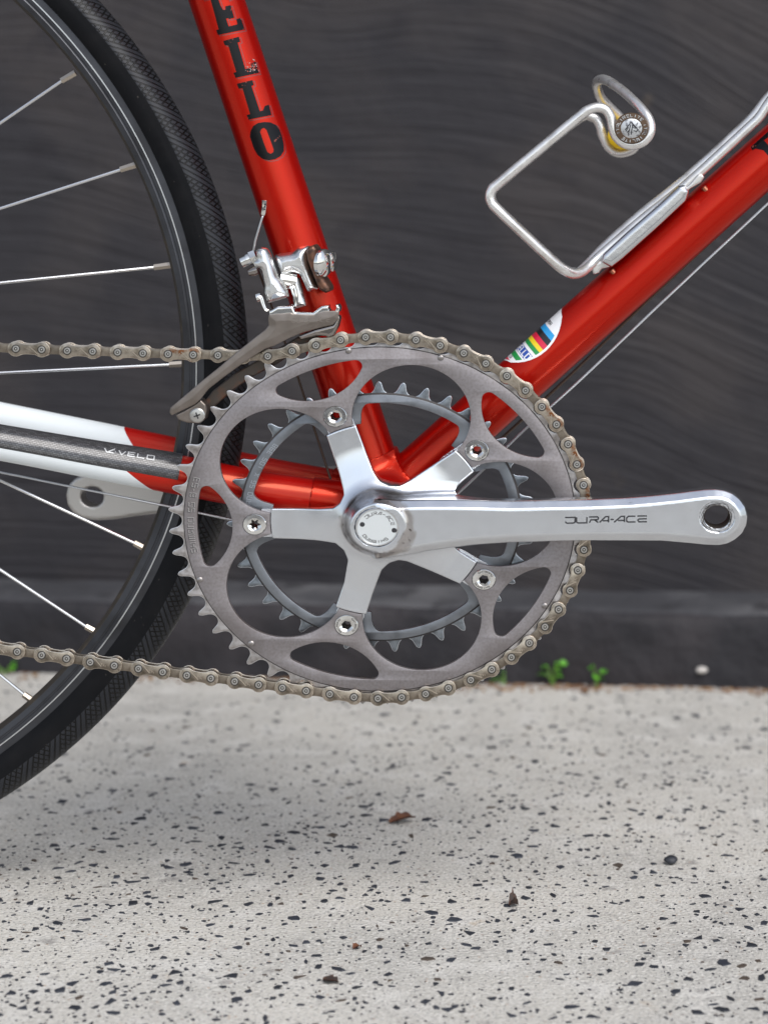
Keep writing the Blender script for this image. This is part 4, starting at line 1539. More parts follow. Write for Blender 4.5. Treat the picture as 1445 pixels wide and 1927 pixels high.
def ring_text(dx, dy, mi, yy):
    base = arcmap(RC[0], yy, RC[2], 96.9, 191.6, KZ)
    fm = lambda s, t: base(s + dx, t + dy)
    x = 0
    for ch in 'SHIMANO SG B-53':
        cw = {'I': 0.5, '-': 1.5, 'M': 2.6, ' ': 1.4}.get(ch, 2.15)
        if ch in G:
            for plg in G[ch]:
                ribbon(tx, [(x + a * cw, b * 3.0) for a, b in plg], 0.5, fm, mi)
        x += cw + 1.05
ring_text(0.22, -0.22, 1, -1.765)  # dark strokes and offset pale copy paint the engraving's shade and lit edge
ring_text(0, 0, 0, -1.785)
tx.build('lettering', ['ink_grey', 'engr_lit_edge'], chainring, sharp=None)
# chainring bolts, hollow
def bolt(i, a):
    cx, cz = ringpt(65, a)
    n = 48
    star = i == 0
    def sock(q):
        if star:
            return 2.35 + 0.55 * math.cos(6 * q)
        q = (q + R(12)) % (math.pi / 3) - math.pi / 6
        return 2.75 * math.cos(math.pi / 6) / math.cos(q)
    prof = [(6.15, -1.7), (6.1, -2.3), (5.75, -2.65), (3.75, -2.7), (3.3, -2.45)]
    V, Fc, mi = [], [], []
    rows = [[(r, y)] * n for r, y in prof]
    for y in (-1.9, 0.5, 4.2):
        rows.append([(sock(2 * math.pi * j / n), y) for j in range(n)])
    rows.append([(2.1, 4.3)] * n)
    rows.append([(2.1, 9.0)] * n)
    for row in rows:
        for j, (r, y) in enumerate(row):
            q = 2 * math.pi * j / n
            V.append((cx + r * math.cos(q), y, cz + r * math.sin(q) * KZ))
    for k in range(len(rows) - 1):
        for j in range(n):
            l = (j + 1) % n
            Fc.append((k * n + j, k * n + l, (k + 1) * n + l, (k + 1) * n + j))
            mi.append(0 if k < 6 else 1)
    mb = MB()
    mb.v, mb.f, mb.m = V, Fc, mi
    mb.add(*lathe([(4.75, -1.7), (4.75, 9.0), (2.1, 9.0)], 32, KZ, (cx, 0, cz)), 1)
    mb.add(*lathe([(6.5, -1.74), (6.1, -1.77)], 40, KZ, (cx, 0, cz)), 2)
    if not star:
        for s_, a0 in (('SHIMANO', a - 20), ('SHIMANO', a - 200)):
            text(mb, s_, 0, 0.95, 1.15, 0.78, 0.24, arcmap(cx, -2.715, cz, 4.3, a0, KZ), m=2)
    o = mb.build('chainring_bolt', ['chrome', 'pin_dark', 'ink_grey'], chainring, sharp=30)
    if star:
        o['label'] = 'plain star-socket bolt without lettering'
for i, a in enumerate(BOLT_A):
    bolt(i, a)
# small ring
RC2 = (RC[0], 0, RC[2])
def inner_boundary():
    pts = []
    for i in range(720):
        th = i * 0.5
        d = min(abs((th - a + 180) % 360 - 180) for a in BOLT_A)
        # rounded windows: sector between bolts, 13 mm clear of each bolt
        t = np.clip((d - 10.6) / 4.8, 0, 1)
        r = 56.5 + 11.4 * math.sqrt(1 - (1 - t) ** 2)
        pts.append(ringpt(r, th))
    return pts
ib = inner_boundary()
sm_ = MB()
v_, f_ = flat([toothed(39, 77.6, 4.0, 80.6, 3.1, RC, 1.0, 0.2), circ(70.5, (RC[0], RC[2]), 120)], 6.2, 8.2, 0.34)
sm_.add(v_, f_, [2 if k else 1 for k in rims(v_, f_)])
lv = []
for i in range(nl):
    for r_, y_ in ((72.95, 5.6), (74.0, 6.17)):
        x_, z_ = ringpt(r_, 360 * i / nl)
        lv.append((x_, y_, z_))
sm_.add(lv, [(2 * i, 2 * i + 1, 2 * ((i + 1) % nl) + 1, 2 * ((i + 1) % nl)) for i in range(nl)], 3)
sm_.add(*flat([circ(73.0, (RC[0], RC[2]), 160), ib] + [circ(5.0, ringpt(65, a)) for a in BOLT_A], 4.6, 8.0, 0.35), 0)
small = sm_.build('chainring', ['inner', 'inner_tooth', 'inner_edge', 'ring_edge'], bike, sharp=28)
small['label'] = 'small blue-grey inner chainring behind the large one'
tx = MB()
base = arcmap(RC[0], 4.57, RC[2], 68.3, 181.5, KZ)
x = 0
for ch in 'SHIMANO SG X 105 39B':
    cw = {'I': 0.4, 'M': 2.2, ' ': 1.1}.get(ch, 1.6)
    if ch in G:
        for plg in G[ch]:
            ribbon(tx, [(x + a * cw, b * 2.4) for a, b in plg], 0.34, base)
    x += cw + 0.95
tx.build('lettering', ['pale_engr'], small, sharp=None)

# ---- crank arm with spider (one forging)
SPY = -2.0
spider_px = [(496, 957), (560, 957), (600, 957), (628, 955), (642, 946), (648.5, 930), (640, 897), (611, 812), (607, 797), (661, 780), (669.5, 800), (691, 857), (703, 886), (715, 905), (733, 915), (752, 915), (776, 900), (855, 848.5),
             (866, 841), (908, 877), (890.6, 889), (851, 922), (846, 935), (846, 1020), (852, 1030), (897.6, 1058), (914, 1066), (884, 1112), (867, 1100), (766, 1055), (750, 1051), (733, 1057), (718, 1072), (701, 1117), (688, 1158), (685, 1176),
             (624, 1160), (631, 1143), (647, 1096), (655, 1052), (648, 1034), (632, 1021), (600, 1017), (560, 1015), (496, 1013)]
arm_px = [(700, 941), (760, 941), (800, 940), (849, 940), (960, 942.5), (1111, 939.5), (1180, 936.5), (1228, 932.5), (1270, 928), (1300, 924), (1325, 921), (1346, 920), (1362, 922), (1378, 928), (1392, 939), (1402, 953), (1406.5, 970), (1404, 987), (1396, 1003), (1383, 1015), (1368, 1023), (1352, 1026), (1325, 1025), (1296, 1022), (1245, 1017.5), (1111, 1017), (960, 1021), (890, 1026), (849, 1031), (800, 1038), (760, 1046), (705, 1052)]
spP = Poly(XZ(spider_px, SPY), 1.0)
arP = Poly(XZ(arm_px, -23), 1.2)
HUB = W(709, 992, -26)
tips2d = [(ringpt(48, a), ringpt(66, a), ringpt(65, a)) for a in BOLT_A]
PH_ = W(1348.5, 973, -27)
def crank_f(p):
    x, y, z = p[:, 0], p[:, 1], p[:, 2]
    hr = np.hypot(x - HUB[0], (z - HUB[2]) / KZ)
    sd = spP(x, z)
    front = -1.7 - 4.0 * (1 - sst(16, 46, hr))
    ringr = np.hypot(x - RC[0], (z - RC[2]) / KZ)
    sd = np.maximum(sd, (ringr - 56.85) * 0.9)
    sp = smax(sd, np.maximum((front - y) * 0.98, (y - 4.2 + 2.9 * sst(24, 44, ringr)) * 0.97), 0.9)
    # thinner tips behind the ring tabs
    tip = np.full(len(p), 1e9)
    for a, b, c in tips2d:
        a, b = np.array(a), np.array(b)
        e = b - a
        q = np.c_[x, z] - a
        t = np.clip((q @ e) / (e @ e), 0, 1)
        dd = np.linalg.norm(q - t[:, None] * e, axis=1) - 7.4
        dd = np.maximum(dd, 4.9 - np.hypot(x - c[0], (z - c[1]) / KZ))
        tip = np.minimum(tip, dd)
    tip = np.maximum(tip, np.maximum(1.35 - y, y - 4.2))
    # hub cone
    rprof = 13.6 + (18.4 - 13.6) * np.clip((y + 26.6) / 19.0, 0, 1.3)
    hub_ = smax((hr - rprof) * 0.93, np.maximum(-26.6 - y, y - 6), 1.0)
    hub_ = np.maximum(hub_, np.minimum(10.9 - hr, y + 25.4) * -1 if False else -1e9)
    # arm
    d2 = arP(x, z)
    yb = -2.0 - 12.5 * sst(30, 60, x)
    arm = smax(d2, np.maximum(-27.0 - y, y - yb), 0.8)
    arm = smax(arm, (d2 + 3.9 - (y + 27.0)) * 0.7071, 0.7)
    arm = smax(arm, -(x - HUB[0] + 2), 2.0)
    d = smin(hub_, arm, 4.0)
    d = smin(d, sp, 7.0)
    d = np.minimum(d, tip)
    d = np.maximum(d, np.minimum(sd + 0.0, 0) * 0 + d)
    # dust-cap seat and pedal hole
    d = smax(d, np.minimum(11.2 - hr, 1e9) * -1 if False else -1e9, 1.0) if False else d
    seat = np.maximum(hr - 11.15, y + 25.2)
    d = np.maximum(d, -seat)
    pr = np.hypot(x - PH_[0], (z - PH_[2]) / KZ)
    d = smax(d, 6.75 - pr, 0.7)
    d = smax(d, -np.maximum(pr - 8.9, y + 26.55), 0.3)
    return d
crank = sdf_obj('crank_arm', crank_f, (-62, -29, RC[2] - 58), (200, 7, RC[2] + 58), 0.6, 'alu', bike, newton=2)
GR['vec'].inputs[1].default_value = tuple((HUB - np.array(wloc(crank)) * 1000) / 1000)
crank['label'] = 'polished right crank arm with five-arm spider'
# thread inside the pedal hole and dark scoring round it
th = MB()
for k in range(11):
    th.add(*lathe([(6.75, -25.6 + k * 1.05), (6.35, -25.1 + k * 1.05), (6.75, -24.6 + k * 1.05)], 32, KZ, (PH_[0], 0, PH_[2])))
th.build('pedal_thread', ['steel'], crank, sharp=None)
sc = MB()
for k in range(46):
    a0 = rng.uniform(0, 360)
    r_ = rng.uniform(7.0, 8.75)
    aa = rng.uniform(8, 60)
    pts = [(PH_[0] + (r_ + 0.15 * math.sin(j)) * math.cos(R(a0 + aa * j / 8)), -26.57, PH_[2] + (r_ + 0.15 * math.sin(j)) * math.sin(R(a0 + aa * j / 8)) * KZ) for j in range(9)]
    wd = rng.uniform(0.06, 0.2)
    v = []
    for j, p in enumerate(pts):
        q = R(a0 + aa * j / 8)
        for s_ in (-1, 1):
            v.append((p[0] + s_ * wd * math.cos(q), p[1], p[2] + s_ * wd * math.sin(q) * KZ))
    sc.add(v, [(2 * j, 2 * j + 1, 2 * j + 3, 2 * j + 2) for j in range(8)])
sc.build('scoring', ['ink_grey'], crank, sharp=None)
# crank lettering
tx = MB()
x0, z0 = W(1062.8, 984.6, -27)[[0, 2]]
sc_ = (DIST - 27) / F
def crank_map(s, t):
    sl = s * 0.0185
    return (x0 + s, -27.03, z0 + t + sl)
for ch, a, b in zip('DURA-ACE', (165, 320, 482, 630, 775, 830, 1000, 1145), (300, 460, 615, 755, 830, 970, 1120, 1275)):
    xs, wdt = (a - 165) / 7.225 * sc_, (b - a) / 7.225 * sc_
    for plg in GD[ch]:
        ribbon(tx, [(xs + p * wdt, q * 2.95) for p, q in plg], 0.74, crank_map)
tx.build('lettering', ['dark'], crank, sharp=None)
# dust cap
HC = W(710, 992, -27)
dc = MB()
dc.add(*lathe([(11.1, -25.0), (11.1, -26.9), (10.75, -27.5), (10.3, -27.5), (9.95, -27.0)], 64, KZ, (HC[0], 0, HC[2])), 1)
dc.add(*lathe([(9.95, -27.0), (9.6, -27.0), (5, -27.02), (0.01, -27.02)], 64, KZ, (HC[0], 0, HC[2])), 0)
for u, v in ((681.7, 986.9), (741.5, 998)):
    c_ = W(u, v, -27)
    dc.add(*lathe([(1.3, -27.06), (0.01, -27.07)], 20, 0.95, (c_[0], 0, c_[2])), 2)
cap = dc.build('dust_cap', ['cap', 'cap_rim', 'dark'], bike, sharp=25)
tx = MB()
text(tx, 'DURA-ACE', 0, 1.7, 2.12, 1.6, 0.34, arcmap(HC[0], -27.08, HC[2], 7.2, 139, KZ), font=GD)
text(tx, 'SHIMANO', 0, 1.55, 1.86, 1.25, 0.32, arcmap(HC[0], -27.08, HC[2], 7.5, -52, KZ))
tx.build('lettering', ['ink_grey'], cap, sharp=None)
# left crank
lc_px = [(742, 880), (640, 882), (500, 888), (330, 893), (240, 892), (195, 889), (165, 891), (143, 899), (129, 912), (124, 931), (127, 950), (138, 966), (156, 976), (180, 980), (215, 978), (260, 971), (330, 963), (500, 958), (640, 960), (742, 964)]
lcP = Poly(XZ(lc_px, 106), 1.2)
LH = W(174, 935, 106)
def lc_f(p):
    x, y, z = p.T
    d2 = lcP(x, z)
    d = smax(d2, np.abs(y - 113) - 7, 2.0)
    return smax(d, 6.3 - np.hypot(x - LH[0], (z - LH[2]) / KZ), 1.2)
lc = sdf_obj('crank_arm', lc_f, (LH[0] - 22, 104, LH[2] - 28), (20, 122, LH[2] + 32), 1.4, 'alu_left', bike)
lc['label'] = 'dull left crank arm behind the wheel'

# ---- chain
UP = [(-18 - 47.9 * i, 654.4 - 1.7 * i) for i in range(9, -1, -1)] + [(30.5, 656.3), (79, 657.9), (127, 660), (174.8, 661.4), (221.8, 663), (269.2, 665), (316.6, 666.3), (363.8, 667.6), (410.4, 668.7), (457.2, 671), (504.2, 670.4), (549.6, 660.6),
      (594.6, 649.8), (640.7, 639.9), (687.9, 634.7), (734.7, 634.7), (782.5, 639.7), (827.8, 650.3), (872.4, 664.7), (913.8, 684.1), (953.4, 707.5), (988.3, 734.9), (1019.2, 765.8), (1046.6, 798.9), (1068.5, 836), (1085, 874.1), (1097.5, 913),
      (1103.5, 953.5), (1104.5, 994), (1098.2, 1034.5), (1086.8, 1073.3), (1072, 1111.2), (1050.6, 1147), (1025, 1179.7), (995.5, 1210.2), (961.8, 1237), (925, 1260), (885.5, 1279.7), (843.5, 1295), (800.8, 1306), (755.7, 1312.4), (711, 1314.5),
      (666, 1312), (620.6, 1306.3), (576.2, 1300.2), (531.4, 1294.5), (487, 1288.7), (441.9, 1282.5), (397, 1276.8), (352, 1271), (306.6, 1264.8), (261, 1258.5), (215.5, 1252.6), (170.3, 1246.3), (125.8, 1239.6), (79, 1233), (33.1, 1226.7)] \
     + [(-13 - 46 * i, 1220.4 - 6.3 * i) for i in range(9)]
first_outer = (UP.index((30.5, 656.3))) % 2
pins = [W(u, v, -3.3) for u, v in UP]
pins = [np.array([p[0], 0, p[2]]) for p in pins]
chain = empty('chain', (RC[0], 0, RC[2]), parent=bike)
def eight(L, r, waist, n=14, r_end=None):
    """figure-eight plate outline from pin (0,0) to (L,0)"""
    r2 = r_end or r
    pts = []
    for k in range(n + 1):
        q = R(-118 - (244 - 0) * 0 + 0) if False else math.pi / 2 + R(28) + (math.pi * 2 - R(180 + 56)) * 0 + (math.pi - R(56)) * 0
        break
    a = R(48)
    for k in range(n + 1):                       # round the left pin
        q = a + (2 * math.pi - 2 * a) * k / n
        pts.append((r * math.cos(q), r * math.sin(q)))
    for t in (0.38, 0.5, 0.62):
        pts.append((L * t, -waist))
    for k in range(n + 1):
        q = math.pi + a + (2 * math.pi - 2 * a) * k / n
        pts.append((L + r2 * math.cos(q), r2 * math.sin(q)))
    for t in (0.62, 0.5, 0.38):
        pts.append((L * t, waist))
    return pts
L0 = 12.7
def outer_mesh(mname, seed):
    mb = MB()
    pl_ = eight(L0, 4.15, 2.75)
    for y_ in (-3.35, 2.45):
        v_, f_ = flat([pl_], y_, y_ + 0.9, 0.26)
        mb.add(v_, f_, rims(v_, f_))
    # bright chamfer line across the plate and stamped marks
    r = np.random.default_rng(seed)
    fm = lambda s, t: (s, -3.38, t)
    ribbon(mb, [(6.6, 1.4), (11.8, -3.2)], 0.5, lambda s, t: (s, -3.40, t), 1)
    for cx, cz, rr, a0, a1, n in ((0, 0, 3.2, 130, 235, 5), (L0, 0, 3.2, -55, 55, 6)):
        for k in range(n):
            q = R(a0 + (a1 - a0) * k / (n - 1))
            x_, z_ = cx + rr * math.cos(q), cz + rr * math.sin(q)
            ribbon(mb, [(x_ - 0.3 * math.cos(q), z_ - 0.3 * math.sin(q)), (x_ + 0.35 * math.cos(q + .5), z_ + 0.35 * math.sin(q + .5))], 0.22, fm, 1)
    for k in range(5):
        x_, z_ = 4.6 + k * 0.6, 0.9 - 0.3 * k
        ribbon(mb, [(x_, z_ - 0.5), (x_ + r.uniform(-.3, .3), z_ + 0.5)], 0.22, fm, 1)
    o = mb.build('outer_link', [mname, 'chain_bright'], None, sharp=30, origin=(0, 0, 0))
    return o
def inner_mesh():
    mb = MB()
    pl_ = eight(L0, 3.75, 2.3)
    mb.add(*flat([pl_], -2.35, -1.55, 0.18), 0)
    mb.add(*flat([pl_], 1.55, 2.35, 0.18), 0)
    for x_ in (0, L0):
        mb.add(*lathe([(3.75, -1.5), (3.75, 1.5)], 18, 1, (x_, 0, 0)), 0)
    return mb.build('inner_link', ['chain_inner'], None, sharp=30, origin=(0, 0, 0))
def rivet_mesh():
    mb = MB()
    mb.add(*lathe([(2.3, -3.3), (2.3, -3.40), (1.75, -3.44)], 20), 1)
    mb.add(*lathe([(1.75, -3.44), (1.6, -3.62), (0.95, -3.62)], 20), 0)
    mb.add(*lathe([(0.95, -3.62), (0.8, -3.45), (0.45, -3.45)], 20), 1)
    mb.add(*lathe([(0.45, -3.45), (0.01, -3.5)], 20), 0)
    mb.add(*lathe([(1.6, -3.4), (1.6, 3.6), (0.01, 3.6)], 14), 0)
    return mb.build('rivet', ['pin', 'pin_dark'], None, sharp=30, origin=(0, 0, 0))
protoO = [outer_mesh('chain', 1), outer_mesh('rust_chain', 2)]
protoI = inner_mesh()
protoR = rivet_mesh()
used = set()
def inst(proto, loc, ang, sx):
    o = proto if proto.name not in used else proto.copy()
    if o is not proto:
        C.objects.link(o)
    used.add(proto.name)
    o.location = Vector(loc) * 0.001
    o.rotation_euler = (0, -ang, 0)
    o.scale = (sx, 1, 0.975)
    put(o, chain)
    return o
for i in range(len(pins) - 1):
    a, b = pins[i], pins[i + 1]
    d = b - a
    L = np.linalg.norm(d)
    ang = math.atan2(d[2], d[0])
    u = UP[i]
    if i % 2 == first_outer:
        rusty = 1000 < u[0] and u[1] < 960 or (300 < u[0] < 340 and u[1] < 700)
        inst(protoO[1 if rusty else 0], a, ang, L / L0)
    else:
        inst(protoI, a, ang, L / L0)
for p in pins:
    inst(protoR, p, 0, 0.975)

# ---- front derailleur
fd = empty('front_derailleur', W(540, 560, 15), parent=bike)
fz = lambda pts: [(440 + x / 6.568, 440 + y / 6.568) for x, y in pts]
def cast(name, px, y0, y1, rnd, m, h=0.5, soft=1.0, extra=None, pillow=0.0):
    P = Poly(XZ(px, y0), soft, pad=6, h=0.2)
    q = np.array(XZ(px, y0))
    def f(p):
        d2 = P(p[:, 0], p[:, 2])
        d = smax(d2, np.abs(p[:, 1] - (y0 + y1) / 2) - (y1 - y0) / 2 + pillow * (4.0 - np.clip(-d2, 0, 4.0)), rnd)
        return extra(p, d) if extra else d
    lo, hi = q.min(0) - 2, q.max(0) + 2
    return sdf_obj(name, f, (lo[0], y0 - 2, lo[1]), (hi[0], y1 + 2, hi[1]), h, m, fd)
cast('outer_link', fz([(255, 205), (320, 160), (400, 178), (440, 240), (470, 330), (500, 420), (540, 530), (600, 605), (655, 700), (675, 790), (395, 872), (372, 800), (350, 720), (362, 640), (345, 560), (325, 450), (265, 440), (215, 385), (222, 330), (270, 310)]), 2, 13, 3.6, 'satin', soft=2.0, pillow=0.55)
cast('body', fz([(490, 262), (600, 250), (715, 232), (780, 172), (930, 145), (915, 250), (940, 420), (1000, 600), (1045, 690), (900, 735), (860, 640), (800, 512), (720, 482), (560, 535), (515, 430), (485, 320)]), 7, 26, 4.0, 'satin', soft=2.0, pillow=0.6)
cast('inner_link', fz([(600, 590), (740, 545), (800, 545), (860, 760), (895, 900), (740, 930), (720, 800), (700, 650), (610, 640)]), 11, 22, 2.4, 'satin', soft=1.2, pillow=0.35)
cast('mount_bracket', fz([(892, 230), (925, 155), (985, 138), (1030, 185), (1038, 300), (1062, 420), (1112, 540), (1190, 660), (1192, 712), (1130, 737), (1060, 695), (1008, 590), (955, 460), (905, 330)]), 6, 27, 3.0, 'bronze', soft=0.6)
def disc(c, nrm, r, t, m, name, dome=0.3):
    nrm = np.asarray(nrm, float)
    nrm /= np.linalg.norm(nrm)
    p = [c - nrm * t * 0.5, c - nrm * t * 0.45, c + nrm * t * 0.2, c + nrm * t * (0.5), c + nrm * t * (0.5 + dome * 0.7), c + nrm * t * (0.5 + dome)]
    mesh_obj(name, *tube(p, [r * .94, r, r, r * .9, r * .55, 0.02], 32), m, fd, sharp=30)
disc(W(609.5, 495, 6), (0.87, -0.46, -0.05), 7.4, 3.0, 'chrome', 'washer', 0.6)
disc(W(622, 492, 10), (0.87, -0.46, -0.05), 5.6, 3.4, 'chrome', 'mount_bolt', 0.3)
ab = MB()
a_, b_ = W(455, 494, 9), W(484, 480, 9)
dd = (b_ - a_) / np.linalg.norm(b_ - a_)
ab.add(*tube([a_, a_ + dd * 3.6, a_ + dd * 3.7], [3.0, 3.0, 2.4], 20))
ab.add(*tube([a_ + dd * 3.5, a_ + dd * 5.2], [3.5, 3.3], 20))
ab.add(*tube([a_ + dd * 5.4, a_ + dd * 8.6], [3.9, 3.6], 6))
ab.build('anchor_bolt', ['chrome'], fd, sharp=30)
nb = MB()
c_ = W(474, 511, 9)
nb.add(*tube([c_ - np.array([1.6, 0, .6]), c_ + np.array([1.2, 0, .2]), c_ + np.array([3, 0, .9])], [1.8, 2.7, 2.5], 20))
nb.build('pivot_nut', ['steel_bright'], fd, sharp=30)
# clips at the lower pivots
cl = MB()
for px in (fz([(300, 775), (330, 800), (350, 860), (385, 935), (415, 955)]), fz([(325, 770), (350, 790), (372, 860), (400, 930), (430, 945)])):
    cl.add(*tube(spline([W(u, v, 3) for u, v in px], 5), 0.55, 8))
cl.add(*cyl(W(*fz([(285, 790)])[0], 5), W(*fz([(340, 775)])[0], 5), 2.4, 14))
cl.build('pivot_clip', ['chrome'], fd)
sp_ = MB()
for dx in (0, 34):
    px = fz([(690 + dx, 660), (715 + dx, 665), (735 + dx, 740), (765 + dx * .3, 800), (765, 880), (740, 905), (715, 880)])
    sp_.add(*tube(spline([W(u, v, 9 - dx * .03) for u, v in px], 5), 0.75, 8))
sp_.build('spring', ['chrome'], fd)
# pivot barrel between body and link
pvb = MB().add(*cyl(W(*fz([(565, 560)])[0], 12), W(*fz([(760, 590)])[0], 14), 4.4, 20))
pvb.build('pivot_barrel', ['chrome'], fd, sharp=30)
# cage
cage_px = [(505, 592), (520, 590), (548, 588), (552, 590), (592, 592), (598, 588), (612, 585), (636, 584), (638.5, 588), (637, 601), (626, 612), (592, 620), (569, 627), (546.6, 636), (516, 651.6), (500, 656.5), (457, 684.5), (421, 710.5), (393, 732.5), (377, 753), (367, 762), (341, 774), (323, 783), (318.5, 777), (320, 767), (345, 746), (379, 717), (414, 689), (448, 660), (483, 632), (498, 620.5), (505, 612), (504, 601)]
cast('cage_plate', cage_px, -7.2, -5.2, 0.9, 'steel', 0.5, 0.5, pillow=0.12)
# rolled top edge and nose of the outer plate
cast('cage_top', [(506, 586), (522, 577), (551, 576), (556, 588), (590, 588), (596, 583), (605, 576), (636, 573), (640, 579), (638, 588), (612, 589), (598, 593), (592, 596), (552, 594), (548, 592), (506, 596)], -6.6, 5, 1.2, 'chrome', 0.5, 0.3,
     extra=lambda p, d: np.maximum(d, 2.1 - np.hypot((p[:, 0] - W(627, 578, -2)[0]) , (p[:, 2] - W(627, 578, -2)[2]))))
cast('cage_nose', [(560, 632), (592, 619), (626, 610), (637.5, 592), (640, 600), (636.5, 616), (629, 630), (619, 636), (612, 633), (596, 632), (566, 640)], -6.2, 4, 2.0, 'steel_bright', 0.5, 0.6)
inner_px = [(640, 600), (630, 628), (596, 634), (560, 660), (520, 686), (470, 712), (430, 742), (397, 772), (383, 772), (384, 757), (400, 736), (440, 704), (505, 666), (560, 634), (600, 612)]
cage_in = cast('cage_plate', inner_px, 5.0, 6.4, 0.8, 'steel_dark', 0.5, 0.6)
cage_in['label'] = 'dark oily inner cage plate'
cast('cage_tail', [(330, 780), (345, 773), (362, 763), (378, 752), (388, 762), (389, 775), (386, 789), (376, 797), (352, 796), (336, 791)], -5.6, 6, 1.2, 'steel', 0.5, 0.5)
scw = MB()
c_ = W(371.5, 781.8, -6.5)
scw.add(*lathe([(4.0, -5.4), (4.0, -6.4), (3.4, -6.9), (1.5, -7.15), (0.01, -7.2)], 28, 0.95, (c_[0], 0, c_[2])), 0)
for q in (20, 110):
    e = np.array([math.cos(R(q)), 0, math.sin(R(q))]) * 1.75
    n_ = np.array([-e[2], 0, e[0]]) / 1.75 * 0.36
    p0 = np.array([c_[0], -7.24, c_[2]])
    scw.add([p0 - e - n_, p0 + e - n_, p0 + e + n_, p0 - e + n_], [(0, 1, 2, 3)], 1)
scw.build('cage_screw', ['pin', 'dark'], fd, sharp=25)
tx = MB()
x1, z1 = W(549, 606.5, -7)[[0, 2]]
for kx, mi in ((0.0, 0),):
    for i_, ch in enumerate('DURA-ACE'):
        for plg in GD[ch]:
            ribbon(tx, [(i_ * 2.55 + p * 2.0, q * 2.3) for p, q in plg], 0.3, lambda s, t: (x1 + s, -7.24, z1 + t + 0.015 * s), mi)
M['faint'] = mat('faint_stamp', (0.26, 0.225, 0.20), 0.42, 0.9)
tx.build('lettering', ['faint'], fd, sharp=None)

# ---- cables
def cable(px, r, m, n=8, per=6):
    o = MB().add(*tube(spline([W(u, v, y) for u, v, y in px], per), r, n)).build('cable', [m], bike, sharp=None)
    return o
def twisted(px, r, m):
    """bare stranded wire: a few helical strands"""
    P = spline([W(u, v, y) for u, v, y in px], 40)
    mb = MB()
    s = np.concatenate([[0], np.cumsum(np.linalg.norm(np.diff(P, axis=0), axis=1))])
    L = s[-1]
    n = int(L / 0.9)
    Q = np.array([[np.interp(L * i / n, s, P[:, k]) for k in range(3)] for i in range(n + 1)])
    T = (Q[-1] - Q[0]) / np.linalg.norm(Q[-1] - Q[0])
    e1 = np.cross(T, (0, 1.0, 0))
    e1 /= np.linalg.norm(e1)
    e2 = np.cross(T, e1)
    for k in range(5):
        path = [Q[i] + r * 0.55 * (math.cos(i * 0.9 * 0.9 + k * 1.2566) * e1 + math.sin(i * 0.9 * 0.9 + k * 1.2566) * e2) for i in range(n + 1)]
        mb.add(*tube(path, r * 0.48, 4, caps=False))
    return mb.build('cable', [m], bike, sharp=None)
twisted([(1600, 238, 25), (1445, 382, 25), (1264, 551, 25), (1109.6, 698, 25), (1036, 765, 25), (994, 802, 25), (951, 843, 25), (907, 886, 25), (857, 932, 25), (780, 1000, 28)], 0.72, 'cable')['label'] = 'bare silver shift cable below the down tube'
cable([(1600, 214, 62), (1445, 355, 62), (1200, 583, 62), (1079, 700, 62), (949, 820, 62), (800, 955, 60)], 0.85, 'cable_dark')['label'] = 'dark brown cable tight under the down tube'
twisted([(-400, 808, 14), (0, 888.5, 18), (160, 921, 20), (318, 953, 21), (430, 977, 22), (560, 1005, 26), (690, 1020, 34)], 0.66, 'cable')['label'] = 'bare silver cable below the chainstay'
cable([(476, 484, 9), (500, 545, 22), (530, 628, 36), (559, 705, 42), (592, 808, 44), (623, 905, 42), (632, 940, 40)], 0.62, 'cable_dark')['label'] = 'thin derailleur cable between wheel and seat tube'
tl = MB()
tl.add(*tube(spline([W(u, v, y) for u, v, y in [(477, 474, 8), (479, 462, 7), (481, 452, 6.5), (487, 432, 6), (495, 405, 6)]], 6), 0.62, 8))
tl.build('cable_tail', ['cable'], fd, sharp=None)
cr = MB()
cr.add(*tube([W(495, 405, 6), W(495.6, 402, 6), W(497.5, 388, 6), W(498, 377, 6), W(498.1, 376, 6)], [1.0, 1.35, 1.25, 1.35, 0.8], 10))
for t_ in (0.3, 0.5, 0.7):
    p = W(495.6 + 2.6 * t_, 402 - 25 * t_, 4.55)
    cr.add([p + np.array([-.1, 0, -.4]), p + np.array([.9, 0, -.3]), p + np.array([.9, 0, .4]), p + np.array([0, 0, .3])], [(0, 1, 2, 3)], 1)
cr.build('cable_crimp', ['chrome', 'dark'], fd)

# ---- bottle cage
bc = empty('bottle_cage', W(1180, 420, 30), parent=bike)
bz = lambda pts: [(890 + p[0] / 2.604, 120 + p[1] / 2.604, p[2]) for p in pts]
loopz = [(1640, -40, 33), (1540, 70, 33), (1445, 195, 33), (1400, 262, 33), (1340, 320, 33), (1050, 585, 33), (820, 770, 33), (640, 925, 32), (575, 985, 29), (535, 1018, 24), (490, 1030, 18), (445, 1012, 12), (390, 968, 8), (250, 838, 4), (120, 715, 2), (90, 680, 2), (82, 650, 2), (92, 615, 2), (125, 585, 2),
         (300, 440, 2), (520, 258, 2), (565, 226, 2), (610, 214, 2), (648, 226, 2), (672, 262, 2), (682, 310, 2), (700, 355, 2), (735, 388, 2), (780, 398, 2), (828, 384, 2), (862, 346, 2), (868, 300, 3), (850, 255, 5), (800, 196, 12), (735, 136, 24), (680, 96, 34), (645, 78, 42)]
apex = [(622, 78, 49), (606, 92, 55)]
